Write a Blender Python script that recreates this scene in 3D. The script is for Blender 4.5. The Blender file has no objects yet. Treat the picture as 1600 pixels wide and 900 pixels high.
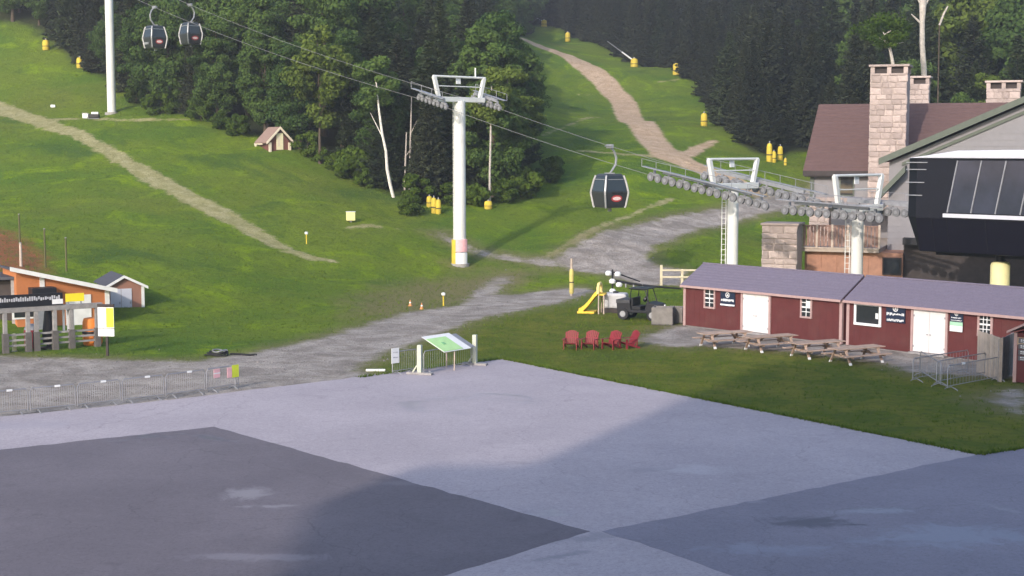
import bpy, bmesh, math, random
import numpy as np
from mathutils import Vector, Matrix

random.seed(11)
RNG = np.random.default_rng(11)
scene = bpy.context.scene
COL = scene.collection

# ------------------------------------------------------------------ camera, sky, sun, exposure
F_PX, CX, CY, CAM_H = 2300.0, 800.0, 450.0, 10.4
PITCH = math.atan(220.0 / F_PX)
cam_data = bpy.data.cameras.new('camera')
cam = bpy.data.objects.new('camera', cam_data)
COL.objects.link(cam)
cam.location = (0, 0, CAM_H)
cam.rotation_euler = (math.pi / 2 - PITCH, 0, 0)
cam_data.sensor_width = 36.0
cam_data.lens = F_PX / 1600.0 * 36.0
cam_data.clip_start = 0.1
cam_data.clip_end = 4000
scene.camera = cam

SUN_EL, SUN_AZ = math.radians(24.0), math.radians(27.0)     # light travels away from the viewer and to the right
world = bpy.data.worlds.new('World')
scene.world = world
world.use_nodes = True
wn = world.node_tree.nodes
sky = wn.new('ShaderNodeTexSky')
sky.sky_type = 'NISHITA'
sky.sun_disc = False
sky.sun_elevation = SUN_EL
sky.sun_rotation = math.pi + SUN_AZ
sky.air_density = 1.0
sky.dust_density = 2.0
sky.ozone_density = 2.5
wn['Background'].inputs['Strength'].default_value = 0.15
world.node_tree.links.new(sky.outputs[0], wn['Background'].inputs['Color'])

sun_data = bpy.data.lights.new('sun', 'SUN')
sun_data.energy = 1.6
sun_data.angle = math.radians(0.9)
sun_data.color = (1.0, 0.90, 0.80)
sun = bpy.data.objects.new('sun', sun_data)
COL.objects.link(sun)
sun_dir = Vector((math.sin(SUN_AZ) * math.cos(SUN_EL), math.cos(SUN_AZ) * math.cos(SUN_EL), -math.sin(SUN_EL)))
sun.rotation_euler = sun_dir.to_track_quat('-Z', 'Y').to_euler()
sun.location = (-60, -80, 60)

scene.view_settings.view_transform = 'Standard'
scene.view_settings.look = 'None'
scene.view_settings.gamma = 1.0
scene.view_settings.exposure = 1.18
scene.cycles.max_bounces = 5
scene.cycles.diffuse_bounces = 3
scene.cycles.glossy_bounces = 2
scene.cycles.volume_bounces = 0

# ------------------------------------------------------------------ projection helpers (photo pixel + distance -> metres)
CP, SP = math.cos(PITCH), math.sin(PITCH)
def ray(px, py):
    u = (px - CX) / F_PX; v = (py - CY) / F_PX
    return Vector((u, CP - v * SP, -SP - v * CP))
def at(px, py, Y):
    d = ray(px, py)
    return Vector((0, 0, CAM_H)) + d * (Y / d.y)
def flat(px, py, z=0.0):
    d = ray(px, py)
    t = (z - CAM_H) / d.z
    return Vector((0, 0, CAM_H)) + d * t
def proj(p):
    x, y, z = p[0], p[1], p[2] - CAM_H
    depth = y * CP - z * SP
    up = y * SP + z * CP
    return CX + F_PX * x / depth, CY - F_PX * up / depth

# ------------------------------------------------------------------ terrain
ctrl = []
for px, py, Y in [
    (180,178,155),(0,180,158),(0,300,126),(100,420,96),(0,405,96),(300,420,99),(500,410,108),(500,330,122),
    (300,300,125),(300,188,150),(460,238,140),(640,330,128),(765,322,132),(720,415,115),(850,300,140),(880,240,156),
    (830,200,185),(840,130,230),(835,68,290),(930,110,236),(1000,190,182),(1050,250,152),(960,380,121),(1100,335,136),
    (1250,300,150),(1250,260,160),(1200,250,164),(1099,196,196),(1057,120,236),(991,105,256),(887,65,286),(850,42,308),
    (72,78,186),(125,105,178),(0,40,193),(560,290,134),(400,230,142),(180,260,134),(180,350,112),(600,380,116),
    (800,410,116),(870,400,118),(180,460,91),(380,470,93),(560,450,102),(820,38,316)]:
    p = at(px, py, Y); ctrl.append((p.x, p.y, p.z))
for px, py in [(0,650),(0,560),(200,560),(400,545),(600,505),(800,466),(900,462),(1000,470),(1068,505),(1300,530),(1600,575),
               (800,560),(400,700),(800,877),(1600,877),(0,877),(1180,445),(1343,440)]:
    p = flat(px, py); ctrl.append((p.x, p.y, 0.0))
ctrl += [(25,100,0.6),(32,104,1.2),(45,112,2.4),(70,110,2.5),(90,90,0),(60,80,0),(120,140,8),(60,160,8.5),(90,210,19),
         (-60,90,3.2),(-90,90,4),(-100,155,15),(-60,200,29),(-120,200,30),(-90,60,0),(-60,40,0),(-150,60,1),
         (-20,200,24),(0,240,27),(-60,260,44),(-20,300,46),(20,340,44),(40,250,26),(70,280,33),(80,340,50),
         (-250,160,25),(250,160,25),(-250,400,90),(0,400,66),(250,400,80),(-80,400,82),(-300,600,160),(0,600,140),(300,600,150),
         (-300,900,290),(0,900,280),(300,900,285),(0,-60,0),(-200,-60,0),(200,-60,0),(300,60,2),(-300,60,2)]
ctrl = np.array(ctrl)
def _phi(r2):
    return 0.5 * r2 * np.log(r2 + 1e-9)
def _fit(c, lam=25.0):
    n = len(c); s = 100.0
    P = c[:, :2] / s
    d2 = ((P[:, None] - P[None]) ** 2).sum(-1)
    A = np.zeros((n + 3, n + 3)); A[:n, :n] = _phi(d2) + np.eye(n) * lam * 1e-5
    Q = np.c_[np.ones(n), P]; A[:n, n:] = Q; A[n:, :n] = Q.T
    b = np.r_[c[:, 2], 0, 0, 0]
    return P, np.linalg.solve(A, b), s
_P, _W, _S = _fit(ctrl)
def sstep(a, b, x):
    t = np.clip((x - a) / (b - a), 0, 1); return t * t * (3 - 2 * t)
def terrain(X, Y):
    X = np.asarray(X, float); Y = np.asarray(Y, float)
    sh = X.shape
    q = np.c_[X.ravel(), Y.ravel()] / _S
    out = np.zeros(len(q))
    for i in range(0, len(q), 20000):
        qq = q[i:i + 20000]
        d2 = ((qq[:, None] - _P[None]) ** 2).sum(-1)
        out[i:i + 20000] = _phi(d2) @ _W[:len(_P)] + _W[len(_P)] + qq @ _W[len(_P) + 1:]
    z = np.maximum(out, 0.0)
    x = q[:, 0] * _S; y = q[:, 1] * _S
    y0 = np.interp(x, [-120, -30, -12, 0, 12, 26, 60], [72, 76, 88, 101, 97, 90, 84])
    z *= sstep(y0, y0 + 9, y)
    hill = sstep(0.3, 2.5, z)
    z += hill * (0.10 * np.sin(x * 0.55 + 1.3 * np.sin(y * 0.21)) * np.sin(y * 0.43 + 0.7) + 0.05 * np.sin(x * 1.7 + y * 0.9) * np.sin(y * 1.3 - x * 0.6))
    return z.reshape(sh)
def tz(x, y):
    return float(terrain(np.array([x]), np.array([y]))[0])
_YS = np.concatenate([np.arange(30, 170, 0.3), np.arange(170, 420, 0.8)])
def hit(px, py):
    """where the line of sight meets the ground"""
    d = ray(px, py)
    t = _YS / d.y
    zr = CAM_H + d.z * t
    zt = terrain(d.x * t, _YS)
    k = np.where(zr <= zt)[0]
    i = k[0] if len(k) else len(_YS) - 1
    if i > 0 and len(k):
        a0 = zr[i - 1] - zt[i - 1]; a1 = zr[i] - zt[i]
        f = a0 / (a0 - a1 + 1e-9)
        Y = _YS[i - 1] + f * (_YS[i] - _YS[i - 1])
    else:
        Y = _YS[i]
    X = d.x * Y / d.y
    return Vector((X, Y, tz(X, Y)))

# ------------------------------------------------------------------ materials
MATS = {}
def nd(nt, t, **kw):
    n = nt.nodes.new(t)
    for k, v in kw.items():
        setattr(n, k, v)
    return n
def mat(name, col, rough=0.7, var=0.15, scale=3.0, bump=0.0, metal=0.0, spec=0.3, bscale=None, objrand=0.0, dirt=0.0):
    if name in MATS: return MATS[name]
    m = bpy.data.materials.new(name); m.use_nodes = True
    nt = m.node_tree; L = nt.links
    b = nt.nodes['Principled BSDF']
    b.inputs['Roughness'].default_value = rough
    b.inputs['Metallic'].default_value = metal
    b.inputs['Specular IOR Level'].default_value = spec
    tc = nd(nt, 'ShaderNodeTexCoord')
    no = nd(nt, 'ShaderNodeTexNoise'); no.inputs['Scale'].default_value = scale; no.inputs['Detail'].default_value = 6
    no.inputs['Roughness'].default_value = 0.65
    L.new(tc.outputs['Object'], no.inputs['Vector'])
    mr = nd(nt, 'ShaderNodeMapRange')
    mr.inputs['From Min'].default_value = 0.25; mr.inputs['From Max'].default_value = 0.75
    mr.inputs['To Min'].default_value = 1 - var; mr.inputs['To Max'].default_value = 1 + var
    L.new(no.outputs['Fac'], mr.inputs['Value'])
    fac = mr.outputs['Result']
    if objrand:
        oi = nd(nt, 'ShaderNodeObjectInfo')
        m2 = nd(nt, 'ShaderNodeMapRange')
        m2.inputs['To Min'].default_value = 1 - objrand; m2.inputs['To Max'].default_value = 1 + objrand
        L.new(oi.outputs['Random'], m2.inputs['Value'])
        mm = nd(nt, 'ShaderNodeMath', operation='MULTIPLY')
        L.new(fac, mm.inputs[0]); L.new(m2.outputs['Result'], mm.inputs[1]); fac = mm.outputs[0]
    vm = nd(nt, 'ShaderNodeVectorMath', operation='SCALE')
    vm.inputs[0].default_value = col[:3]
    L.new(fac, vm.inputs['Scale'])
    colour = vm.outputs['Vector']
    if dirt:
        n2 = nd(nt, 'ShaderNodeTexNoise'); n2.inputs['Scale'].default_value = 0.9; n2.inputs['Detail'].default_value = 8
        L.new(tc.outputs['Object'], n2.inputs['Vector'])
        r2 = nd(nt, 'ShaderNodeMapRange'); r2.inputs['From Min'].default_value = 0.5; r2.inputs['From Max'].default_value = 0.75
        r2.inputs['To Max'].default_value = dirt
        L.new(n2.outputs['Fac'], r2.inputs['Value'])
        mx = nd(nt, 'ShaderNodeMix', data_type='RGBA')
        mx.inputs['B'].default_value = (0.16, 0.13, 0.10, 1)
        L.new(r2.outputs['Result'], mx.inputs['Factor']); L.new(colour, mx.inputs['A']); colour = mx.outputs['Result']
    L.new(colour, b.inputs['Base Color'])
    if bump:
        nb = nd(nt, 'ShaderNodeTexNoise'); nb.inputs['Scale'].default_value = bscale or scale * 6; nb.inputs['Detail'].default_value = 4
        L.new(tc.outputs['Object'], nb.inputs['Vector'])
        bp = nd(nt, 'ShaderNodeBump'); bp.inputs['Strength'].default_value = bump; bp.inputs['Distance'].default_value = 0.05
        L.new(nb.outputs['Fac'], bp.inputs['Height']); L.new(bp.outputs['Normal'], b.inputs['Normal'])
    MATS[name] = m
    return m

def leaf_mat(name, c0, c1, trans=0.35, big=0.35):
    m = bpy.data.materials.new(name); m.use_nodes = True
    nt = m.node_tree; L = nt.links
    nt.nodes.remove(nt.nodes['Principled BSDF'])
    out = nt.nodes['Material Output']
    geo = nd(nt, 'ShaderNodeNewGeometry'); oi = nd(nt, 'ShaderNodeObjectInfo')
    tc = nd(nt, 'ShaderNodeTexCoord')
    no = nd(nt, 'ShaderNodeTexNoise'); no.inputs['Scale'].default_value = 0.7; no.inputs['Detail'].default_value = 3
    L.new(tc.outputs['Object'], no.inputs['Vector'])
    a = nd(nt, 'ShaderNodeMath', operation='MULTIPLY_ADD')       # leaf-to-leaf variation
    L.new(geo.outputs['Random Per Island'], a.inputs[0]); a.inputs[1].default_value = 0.45
    b = nd(nt, 'ShaderNodeMath', operation='MULTIPLY'); L.new(oi.outputs['Random'], b.inputs[0]); b.inputs[1].default_value = big
    L.new(b.outputs[0], a.inputs[2])
    c = nd(nt, 'ShaderNodeMath', operation='MULTIPLY_ADD'); L.new(no.outputs['Fac'], c.inputs[0]); c.inputs[1].default_value = 0.9
    L.new(a.outputs[0], c.inputs[2])
    d = nd(nt, 'ShaderNodeMath', operation='SUBTRACT'); L.new(c.outputs[0], d.inputs[0]); d.inputs[1].default_value = 0.35
    mx = nd(nt, 'ShaderNodeMix', data_type='RGBA')
    mx.inputs['A'].default_value = (*c0, 1); mx.inputs['B'].default_value = (*c1, 1)
    L.new(d.outputs[0], mx.inputs['Factor'])
    df = nd(nt, 'ShaderNodeBsdfDiffuse'); L.new(mx.outputs['Result'], df.inputs['Color'])
    if trans > 0:
        tr = nd(nt, 'ShaderNodeBsdfTranslucent'); L.new(mx.outputs['Result'], tr.inputs['Color'])
        ms = nd(nt, 'ShaderNodeMixShader'); ms.inputs['Fac'].default_value = trans
        L.new(df.outputs[0], ms.inputs[1]); L.new(tr.outputs[0], ms.inputs[2])
        L.new(ms.outputs[0], out.inputs['Surface'])
    else:
        L.new(df.outputs[0], out.inputs['Surface'])
    MATS[name] = m
    return m

# ------------------------------------------------------------------ mesh helpers
class MB:
    def __init__(self):
        self.v = []; self.f = []
    def add(self, vs, fs):
        o = len(self.v)
        self.v += [tuple(v) for v in vs]
        self.f += [tuple(i + o for i in f) for f in fs]
        return self
    def bx(self, x0, x1, y0, y1, z0, z1):
        return self.add([(x0,y0,z0),(x1,y0,z0),(x1,y1,z0),(x0,y1,z0),(x0,y0,z1),(x1,y0,z1),(x1,y1,z1),(x0,y1,z1)],
                        [(0,3,2,1),(4,5,6,7),(0,1,5,4),(1,2,6,5),(2,3,7,6),(3,0,4,7)])
    def bar(self, p, q, r, n=10, r2=None, cap=True):
        p = Vector(p); q = Vector(q); d = q - p
        if d.length < 1e-6: return self
        d.normalize()
        a = d.orthogonal().normalized(); b = d.cross(a)
        r2 = r if r2 is None else r2
        vs = []
        for k in range(n):
            t = 2 * math.pi * k / n
            w = a * math.cos(t) + b * math.sin(t)
            vs.append(p + w * r); vs.append(q + w * r2)
        fs = [(2*k, 2*((k+1) % n), 2*((k+1) % n)+1, 2*k+1) for k in range(n)]
        if cap:
            fs.append(tuple(2*k for k in range(n))[::-1]); fs.append(tuple(2*k+1 for k in range(n)))
        return self.add(vs, fs)
    def tube(self, pts, r, n=8):
        """one continuous tube through points; r a number or a list"""
        pts = [Vector(p) for p in pts]
        rs = r if isinstance(r, (list, tuple)) else [r] * len(pts)
        vs = []; a = None
        for i, p in enumerate(pts):
            d = (pts[min(i+1, len(pts)-1)] - pts[max(i-1, 0)]).normalized()
            if a is None: a = d.orthogonal().normalized()
            a = (a - d * a.dot(d)).normalized(); b = d.cross(a)
            for k in range(n):
                t = 2 * math.pi * k / n
                vs.append(p + (a * math.cos(t) + b * math.sin(t)) * rs[i])
        fs = []
        for i in range(len(pts) - 1):
            for k in range(n):
                k2 = (k + 1) % n
                fs.append((i*n+k, i*n+k2, (i+1)*n+k2, (i+1)*n+k))
        fs.append(tuple(range(n))[::-1]); fs.append(tuple((len(pts)-1)*n + k for k in range(n)))
        return self.add(vs, fs)
    def beam(self, p, q, w, h, up=(0,0,1)):
        p = Vector(p); q = Vector(q); d = (q - p).normalized()
        s = d.cross(Vector(up))
        if s.length < 1e-4: s = d.orthogonal()
        s.normalize(); u = s.cross(d)
        s = s * (w / 2); u = u * (h / 2)
        vs = [p-s-u, p+s-u, p+s+u, p-s+u, q-s-u, q+s-u, q+s+u, q-s+u]
        return self.add(vs, [(0,1,2,3),(7,6,5,4),(0,4,5,1),(1,5,6,2),(2,6,7,3),(3,7,4,0)])
    def prism(self, poly, y0, y1, axis='y'):
        n = len(poly)
        if axis == 'y':
            vs = [(x, y0, z) for x, z in poly] + [(x, y1, z) for x, z in poly]
        elif axis == 'x':
            vs = [(y0, a, z) for a, z in poly] + [(y1, a, z) for a, z in poly]
        else:
            vs = [(x, y, y0) for x, y in poly] + [(x, y, y1) for x, y in poly]
        fs = [tuple(range(n)), tuple(range(2*n-1, n-1, -1))] + [(i, n+i, n+(i+1) % n, (i+1) % n) for i in range(n)]
        return self.add(vs, fs)
    def lathe(self, prof, n=16, c=(0,0,0)):
        vs = []; fs = []
        for r, z in prof:
            for k in range(n):
                t = 2*math.pi*k/n
                vs.append((c[0]+r*math.cos(t), c[1]+r*math.sin(t), c[2]+z))
        for i in range(len(prof)-1):
            for k in range(n):
                k2 = (k+1) % n
                fs.append((i*n+k, i*n+k2, (i+1)*n+k2, (i+1)*n+k))
        fs.append(tuple(range(n))[::-1]); fs.append(tuple((len(prof)-1)*n+k for k in range(n)))
        return self.add(vs, fs)
    def build(self, name, m, parent=None, smooth=False, bevel=0.0):
        me = bpy.data.meshes.new(name)
        me.from_pydata(self.v, [], self.f)
        bm = bmesh.new(); bm.from_mesh(me)
        bmesh.ops.recalc_face_normals(bm, faces=bm.faces)
        bm.to_mesh(me); bm.free()
        if m: me.materials.append(m)
        o = bpy.data.objects.new(name, me); COL.objects.link(o)
        if parent: o.parent = parent
        if smooth:
            me.polygons.foreach_set('use_smooth', [True] * len(me.polygons))
            try: me.set_sharp_from_angle(angle=math.radians(40))
            except Exception: pass
        if bevel:
            b = o.modifiers.new('bevel', 'BEVEL'); b.width = bevel; b.segments = 2; b.limit_method = 'ANGLE'
        return o

def np_mesh(name, V, Fc, m=None):
    """V (n,3), Fc (k,3|4) -> mesh"""
    me = bpy.data.meshes.new(name)
    k = Fc.shape[1]
    me.vertices.add(len(V)); me.vertices.foreach_set('co', np.asarray(V, np.float32).ravel())
    me.loops.add(Fc.size); me.loops.foreach_set('vertex_index', np.asarray(Fc, np.int32).ravel())
    me.polygons.add(len(Fc))
    me.polygons.foreach_set('loop_start', np.arange(0, Fc.size, k, dtype=np.int32))
    me.polygons.foreach_set('loop_total', np.full(len(Fc), k, dtype=np.int32))
    me.update(calc_edges=True); me.validate()
    if m: me.materials.append(m)
    return me

def tag(o, label=None, cat=None, group=None, kind=None):
    if label: o['label'] = label
    if cat: o['category'] = cat
    if group: o['group'] = group
    if kind: o['kind'] = kind
    return o
def thing(name, label, cat, loc, rz=0.0, group=None):
    e = bpy.data.objects.new(name, None); COL.objects.link(e)
    e.empty_display_size = 0.3
    e.location = loc; e.rotation_euler = (0, 0, rz)
    return tag(e, label, cat, group)
def link(name, me, parent=None):
    o = bpy.data.objects.new(name, me); COL.objects.link(o)
    if parent: o.parent = parent
    return o
KIDS = {}
def copy_tree(root, kids, loc=None, rz=None, label=None):
    """kids: list of (object, index of parent in list or -1)"""
    r = root.copy(); COL.objects.link(r)
    if loc is not None: r.location = loc
    if rz is not None: r.rotation_euler = (0, 0, rz)
    if label: r['label'] = label
    new = []
    for o, pi in kids:
        c = o.copy(); COL.objects.link(c)
        c.parent = r if pi < 0 else new[pi]
        new.append(c)
    return r
def kids_of(root):
    out = []; allo = [o for o in COL.objects if o.parent == root]
    for o in allo:
        out.append((o, -1)); i = len(out) - 1
        for g in COL.objects:
            if g.parent == o: out.append((g, i))
    return out

# ------------------------------------------------------------------ ground: grass hill, gravel road, dirt path, plaza
def ground_poly(px):
    return np.array([hit(x, y)[:2] for x, y in px])
def densify(px, step=14):
    out = []
    for (a, b), (c, d) in zip(px[:-1], px[1:]):
        n = max(1, int(math.hypot(c-a, d-b) / step))
        out += [(a + (c-a)*i/n, b + (d-b)*i/n) for i in range(n)]
    return out + [px[-1]]
def seg_dist(P, A, B):
    d = B - A; l2 = (d*d).sum() + 1e-9
    t = np.clip(((P - A) @ d) / l2, 0, 1)
    return np.hypot(*(P - (A + t[:, None]*d)).T), t
def sd_poly(P, poly):
    dist = np.full(len(P), 1e9); inside = np.zeros(len(P), bool)
    n = len(poly)
    for i in range(n):
        a = poly[i]; b = poly[(i+1) % n]
        dist = np.minimum(dist, seg_dist(P, a, b)[0])
        c = ((a[1] > P[:, 1]) != (b[1] > P[:, 1]))
        with np.errstate(divide='ignore', invalid='ignore'):
            xi = (b[0]-a[0])*(P[:, 1]-a[1])/(b[1]-a[1]+1e-12)+a[0]
        inside ^= c & (P[:, 0] < xi)
    return np.where(inside, -dist, dist)
def sd_line(P, pts, hw):
    """pts (n,2) world, hw list of half widths"""
    dist = np.full(len(P), 1e9)
    for i in range(len(pts)-1):
        d, t = seg_dist(P, pts[i], pts[i+1])
        dist = np.minimum(dist, d - (hw[i] + (hw[i+1]-hw[i])*t))
    return dist

xs = np.concatenate([np.arange(-350, -72, 12), np.arange(-72, 96, 0.72), np.arange(96, 352, 12)])
ys = np.concatenate([np.arange(-60, 30, 6), np.arange(30, 62, 1.0), np.arange(62, 165, 0.6), np.arange(165, 330, 1.4), np.arange(330, 920, 18)])
GX, GY = np.meshgrid(xs, ys)
GZ = terrain(GX, GY)
GP = np.c_[GX.ravel(), GY.ravel()]

gravel1 = ground_poly([(-30,556),(160,561),(300,566),(400,550),(480,533),(570,510),(640,487),(720,478),(745,455),(785,428),(800,432),(770,460),(800,461),(900,448),(925,455),
                       (880,472),(800,487),(740,500),(690,520),(640,538),(590,555),(553,577),(600,590),(560,596),(400,612),(300,626),(150,642),(-30,656)])
gravel2 = ground_poly([(860,410),(890,388),(960,359),(1040,341),(1140,322),(1275,288),(1275,316),(1190,335),(1100,356),(1040,376),(1010,396),
                       (1020,416),(1070,424),(1070,447),(1000,446),(950,428),(900,424)])
yard = np.array([flat(*p)[:2] for p in [(998,534),(1045,512),(1068,507),(1323,536),(1600,568),(1600,590),(1520,588),(1430,582),(1395,570),(1290,556),(1190,546),(1100,541),(1050,543)]])
bare = np.array([flat(*p)[:2] for p in [(1532,622),(1560,612),(1604,606),(1604,648),(1570,640)]])
sd_g = np.minimum(np.minimum(sd_poly(GP, gravel1), sd_poly(GP, gravel2)), np.minimum(sd_poly(GP, yard), sd_poly(GP, bare) + 0.25))
rocky = np.array([hit(*p)[:2] for p in [(688,366),(705,378),(735,390),(800,405),(862,412)]])
sd_g = np.minimum(sd_g, sd_line(GP, rocky, [0.35,0.3,0.3,0.45,0.8]))
pathc = [(822,62),(850,74),(885,86),(925,110),(948,132),(975,160),(1000,190),(1022,222),(1050,246),(1090,262),(1135,280),(1185,303)]
pw = [1.6,1.8,2.0,2.1,2.0,1.9,1.8,1.8,1.9,1.9,1.8,1.7]
pathw = np.array([hit(*p)[:2] for p in pathc])
sd_d = sd_line(GP, pathw, pw)
sd_d = np.minimum(sd_d, sd_line(GP, np.array([hit(*p)[:2] for p in [(1060,248),(1090,232),(1118,220)]]), [1.0,0.8,0.4]))
trailc = [(-30,160),(0,168),(60,190),(130,213),(200,256),(235,276),(270,296),(340,331),(400,366),(450,391),(490,404),(530,411)]
trw = [1.5,1.35,1.2,0.85,0.85,1.1,0.95,1.15,0.9,0.75,0.5,0.2]
sd_t = sd_line(GP, np.array([hit(*p)[:2] for p in trailc]), trw)
for ln, hw in [([(45,188),(120,186),(200,187),(292,187)], 0.42), ([(225,262),(290,296),(360,332),(420,366)], 0.16), ([(905,236),(960,239),(1022,244)], 0.45), ([(905,148),(945,146),(965,150)], 0.3),
               ([(858,400),(905,374),(960,346),(1010,325),(1052,311)], 0.36), ([(1030,128),(1060,124)], 0.4), ([(540,357),(580,352),(620,358)], 0.25),
               ([(850,212),(900,190),(935,183)], 0.3)]:
    pts = np.array([hit(*p)[:2] for p in densify(ln, 40)])
    sd_t = np.minimum(sd_t, sd_line(GP, pts, [hw]*len(pts)))
bank = ground_poly([(-40,352),(20,362),(52,385),(75,408),(70,425),(-40,425)])
sd_r = sd_poly(GP, bank)

lawn_p = np.array([flat(*p)[:2] for p in [(545,584),(640,540),(740,502),(860,480),(950,476),(1068,500),(1700,590),(1800,760),(1530,720),(785,560)]])
sd_lawn = sd_poly(GP, lawn_p)
worn_p = ground_poly([(520,470),(600,440),(690,430),(800,415),(860,420),(760,470),(640,492),(540,500)])
sd_worn = np.minimum(sd_poly(GP, worn_p), sd_line(GP, np.array([hit(720,416)[:2], hit(760,420)[:2]]), [2.0, 1.0]))
def ground_material():
    m = bpy.data.materials.new('ground_cover'); m.use_nodes = True
    nt = m.node_tree; L = nt.links; b = nt.nodes['Principled BSDF']
    b.inputs['Roughness'].default_value = 0.92; b.inputs['Specular IOR Level'].default_value = 0.15
    tc = nd(nt, 'ShaderNodeTexCoord')
    def noise(scale, det=6, rough=0.6, off=0.0, dist=0.0):
        n = nd(nt, 'ShaderNodeTexNoise'); n.inputs['Scale'].default_value = scale; n.inputs['Detail'].default_value = det
        n.inputs['Roughness'].default_value = rough; n.inputs['Distortion'].default_value = dist
        mp = nd(nt, 'ShaderNodeMapping'); mp.inputs['Location'].default_value = (off, off*1.7, 0)
        L.new(tc.outputs['Object'], mp.inputs['Vector']); L.new(mp.outputs['Vector'], n.inputs['Vector'])
        return n.outputs['Fac']
    def ramp(f, a, bb, lo=0.0, hi=1.0):
        r = nd(nt, 'ShaderNodeMapRange', interpolation_type='SMOOTHSTEP')
        r.inputs['From Min'].default_value = a; r.inputs['From Max'].default_value = bb
        r.inputs['To Min'].default_value = lo; r.inputs['To Max'].default_value = hi
        L.new(f, r.inputs['Value']); return r.outputs['Result']
    def mix(f, A, B):
        x = nd(nt, 'ShaderNodeMix', data_type='RGBA')
        if isinstance(f, float): x.inputs['Factor'].default_value = f
        else: L.new(f, x.inputs['Factor'])
        for s, v in (('A', A), ('B', B)):
            if isinstance(v, tuple): x.inputs[s].default_value = (*v, 1)
            else: L.new(v, x.inputs[s])
        return x.outputs['Result']
    def math_(op, a, c):
        x = nd(nt, 'ShaderNodeMath', operation=op)
        for i, v in enumerate((a, c)):
            if isinstance(v, (int, float)): x.inputs[i].default_value = v
            else: L.new(v, x.inputs[i])
        return x.outputs[0]
    # grass: green sward, yellower drifts, darker clover, brown thin spots
    g = mix(ramp(noise(0.06, 4), 0.38, 0.62), (0.094, 0.174, 0.012), (0.156, 0.216, 0.016))
    g = mix(ramp(noise(0.16, 6, 0.7, 13, 1.0), 0.50, 0.64), g, (0.205, 0.300, 0.006))
    g = mix(ramp(noise(0.045, 5, 0.6, 91, 0.5), 0.54, 0.68, 0, 0.7), g, (0.165, 0.195, 0.026))
    g = mix(ramp(noise(0.11, 6, 0.65, 31, 0.6), 0.52, 0.68, 0, 0.75), g, (0.050, 0.108, 0.018))
    g = mix(ramp(noise(0.35, 8, 0.75, 57), 0.60, 0.78, 0, 0.6), g, (0.155, 0.135, 0.055))
    g = mix(ramp(noise(3.5, 6, 0.75, 5), 0.42, 0.66, 0, 0.4), g, (0.052, 0.092, 0.018))
    g = mix(ramp(noise(1.1, 7, 0.8, 23, 0.4), 0.52, 0.66, 0, 0.55), g, (0.060, 0.098, 0.018))
    g = mix(ramp(noise(1.6, 7, 0.8, 29, 0.6), 0.56, 0.68, 0, 0.6), g, (0.190, 0.265, 0.020))
    g = mix(ramp(noise(7.0, 5, 0.8, 37), 0.56, 0.72, 0, 0.5), g, (0.180, 0.205, 0.040))
    lawn = mix(ramp(noise(0.3, 7, 0.7, 66, 0.8), 0.38, 0.64), (0.098, 0.138, 0.012), (0.180, 0.186, 0.022))
    lawn = mix(ramp(noise(2.6, 6, 0.75, 19), 0.45, 0.7, 0, 0.5), lawn, (0.040, 0.052, 0.018))
    n_e = math_('ADD', math_('MULTIPLY', math_('SUBTRACT', noise(0.5, 6, 0.7, 3), 0.5), 2.6), math_('MULTIPLY', math_('SUBTRACT', noise(3.0, 5, 0.7, 9), 0.5), 1.2))
    def att(nm):
        a = nd(nt, 'ShaderNodeAttribute'); a.attribute_name = nm; return a.outputs['Fac']
    gr = mix(ramp(noise(0.5, 8, 0.7, 21, 0.5), 0.35, 0.68), (0.285, 0.248, 0.215), (0.535, 0.472, 0.425))
    gr = mix(ramp(noise(9.0, 4, 0.8, 8), 0.40, 0.72, 0, 0.45), gr, (0.120, 0.110, 0.105))
    gr = mix(ramp(noise(1.3, 6, 0.7, 40), 0.60, 0.76, 0, 0.6), gr, (0.150, 0.155, 0.060))
    di = mix(ramp(noise(0.8, 8, 0.7, 17), 0.35, 0.68), (0.480, 0.335, 0.215), (0.620, 0.465, 0.325))
    di = mix(ramp(noise(6.0, 4, 0.8, 2), 0.55, 0.78, 0, 0.5), di, (0.230, 0.165, 0.105))
    st = mix(ramp(noise(1.2, 8, 0.8, 71), 0.38, 0.66), (0.280, 0.265, 0.105), (0.430, 0.385, 0.215))
    rd = mix(ramp(noise(0.9, 8, 0.75, 88), 0.40, 0.66), (0.300, 0.110, 0.045), (0.170, 0.120, 0.045))
    def edge(nm, w, amp):
        return ramp(math_('ADD', att(nm), math_('MULTIPLY', n_e, amp)), -w, w, 1.0, 0.0)
    col = mix(edge('d_lawn', 2.0, 1.5), g, lawn)
    col = mix(ramp(math_('ADD', att('d_worn'), math_('MULTIPLY', n_e, 2.4)), -3.0, 1.5, 0.8, 0.0), col, (0.215, 0.180, 0.085))
    col = mix(edge('d_bank', 0.9, 1.0), col, rd)
    col = mix(edge('d_trail', 0.25, 0.85), col, st)
    col = mix(edge('d_dirt', 0.35, 0.55), col, di)
    # worn fringe of dry grass round the gravel
    col = mix(ramp(math_('ADD', att('d_gravel'), math_('MULTIPLY', n_e, 1.2)), -0.2, 2.4, 0.75, 0.0), col, (0.200, 0.175, 0.085))
    col = mix(edge('d_gravel', 0.55, 1.15), col, gr)
    # leaf litter under the trees
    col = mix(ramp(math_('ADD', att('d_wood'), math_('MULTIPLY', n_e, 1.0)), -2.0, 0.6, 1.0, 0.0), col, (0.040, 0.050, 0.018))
    L.new(col, b.inputs['Base Color'])
    bp = nd(nt, 'ShaderNodeBump'); bp.inputs['Strength'].default_value = 1.0; bp.inputs['Distance'].default_value = 0.22
    L.new(math_('ADD', noise(5.0, 6, 0.75, 4), math_('MULTIPLY', noise(0.9, 4, 0.6, 77), 1.5)), bp.inputs['Height'])
    L.new(bp.outputs['Normal'], b.inputs['Normal'])
    return m
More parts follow.
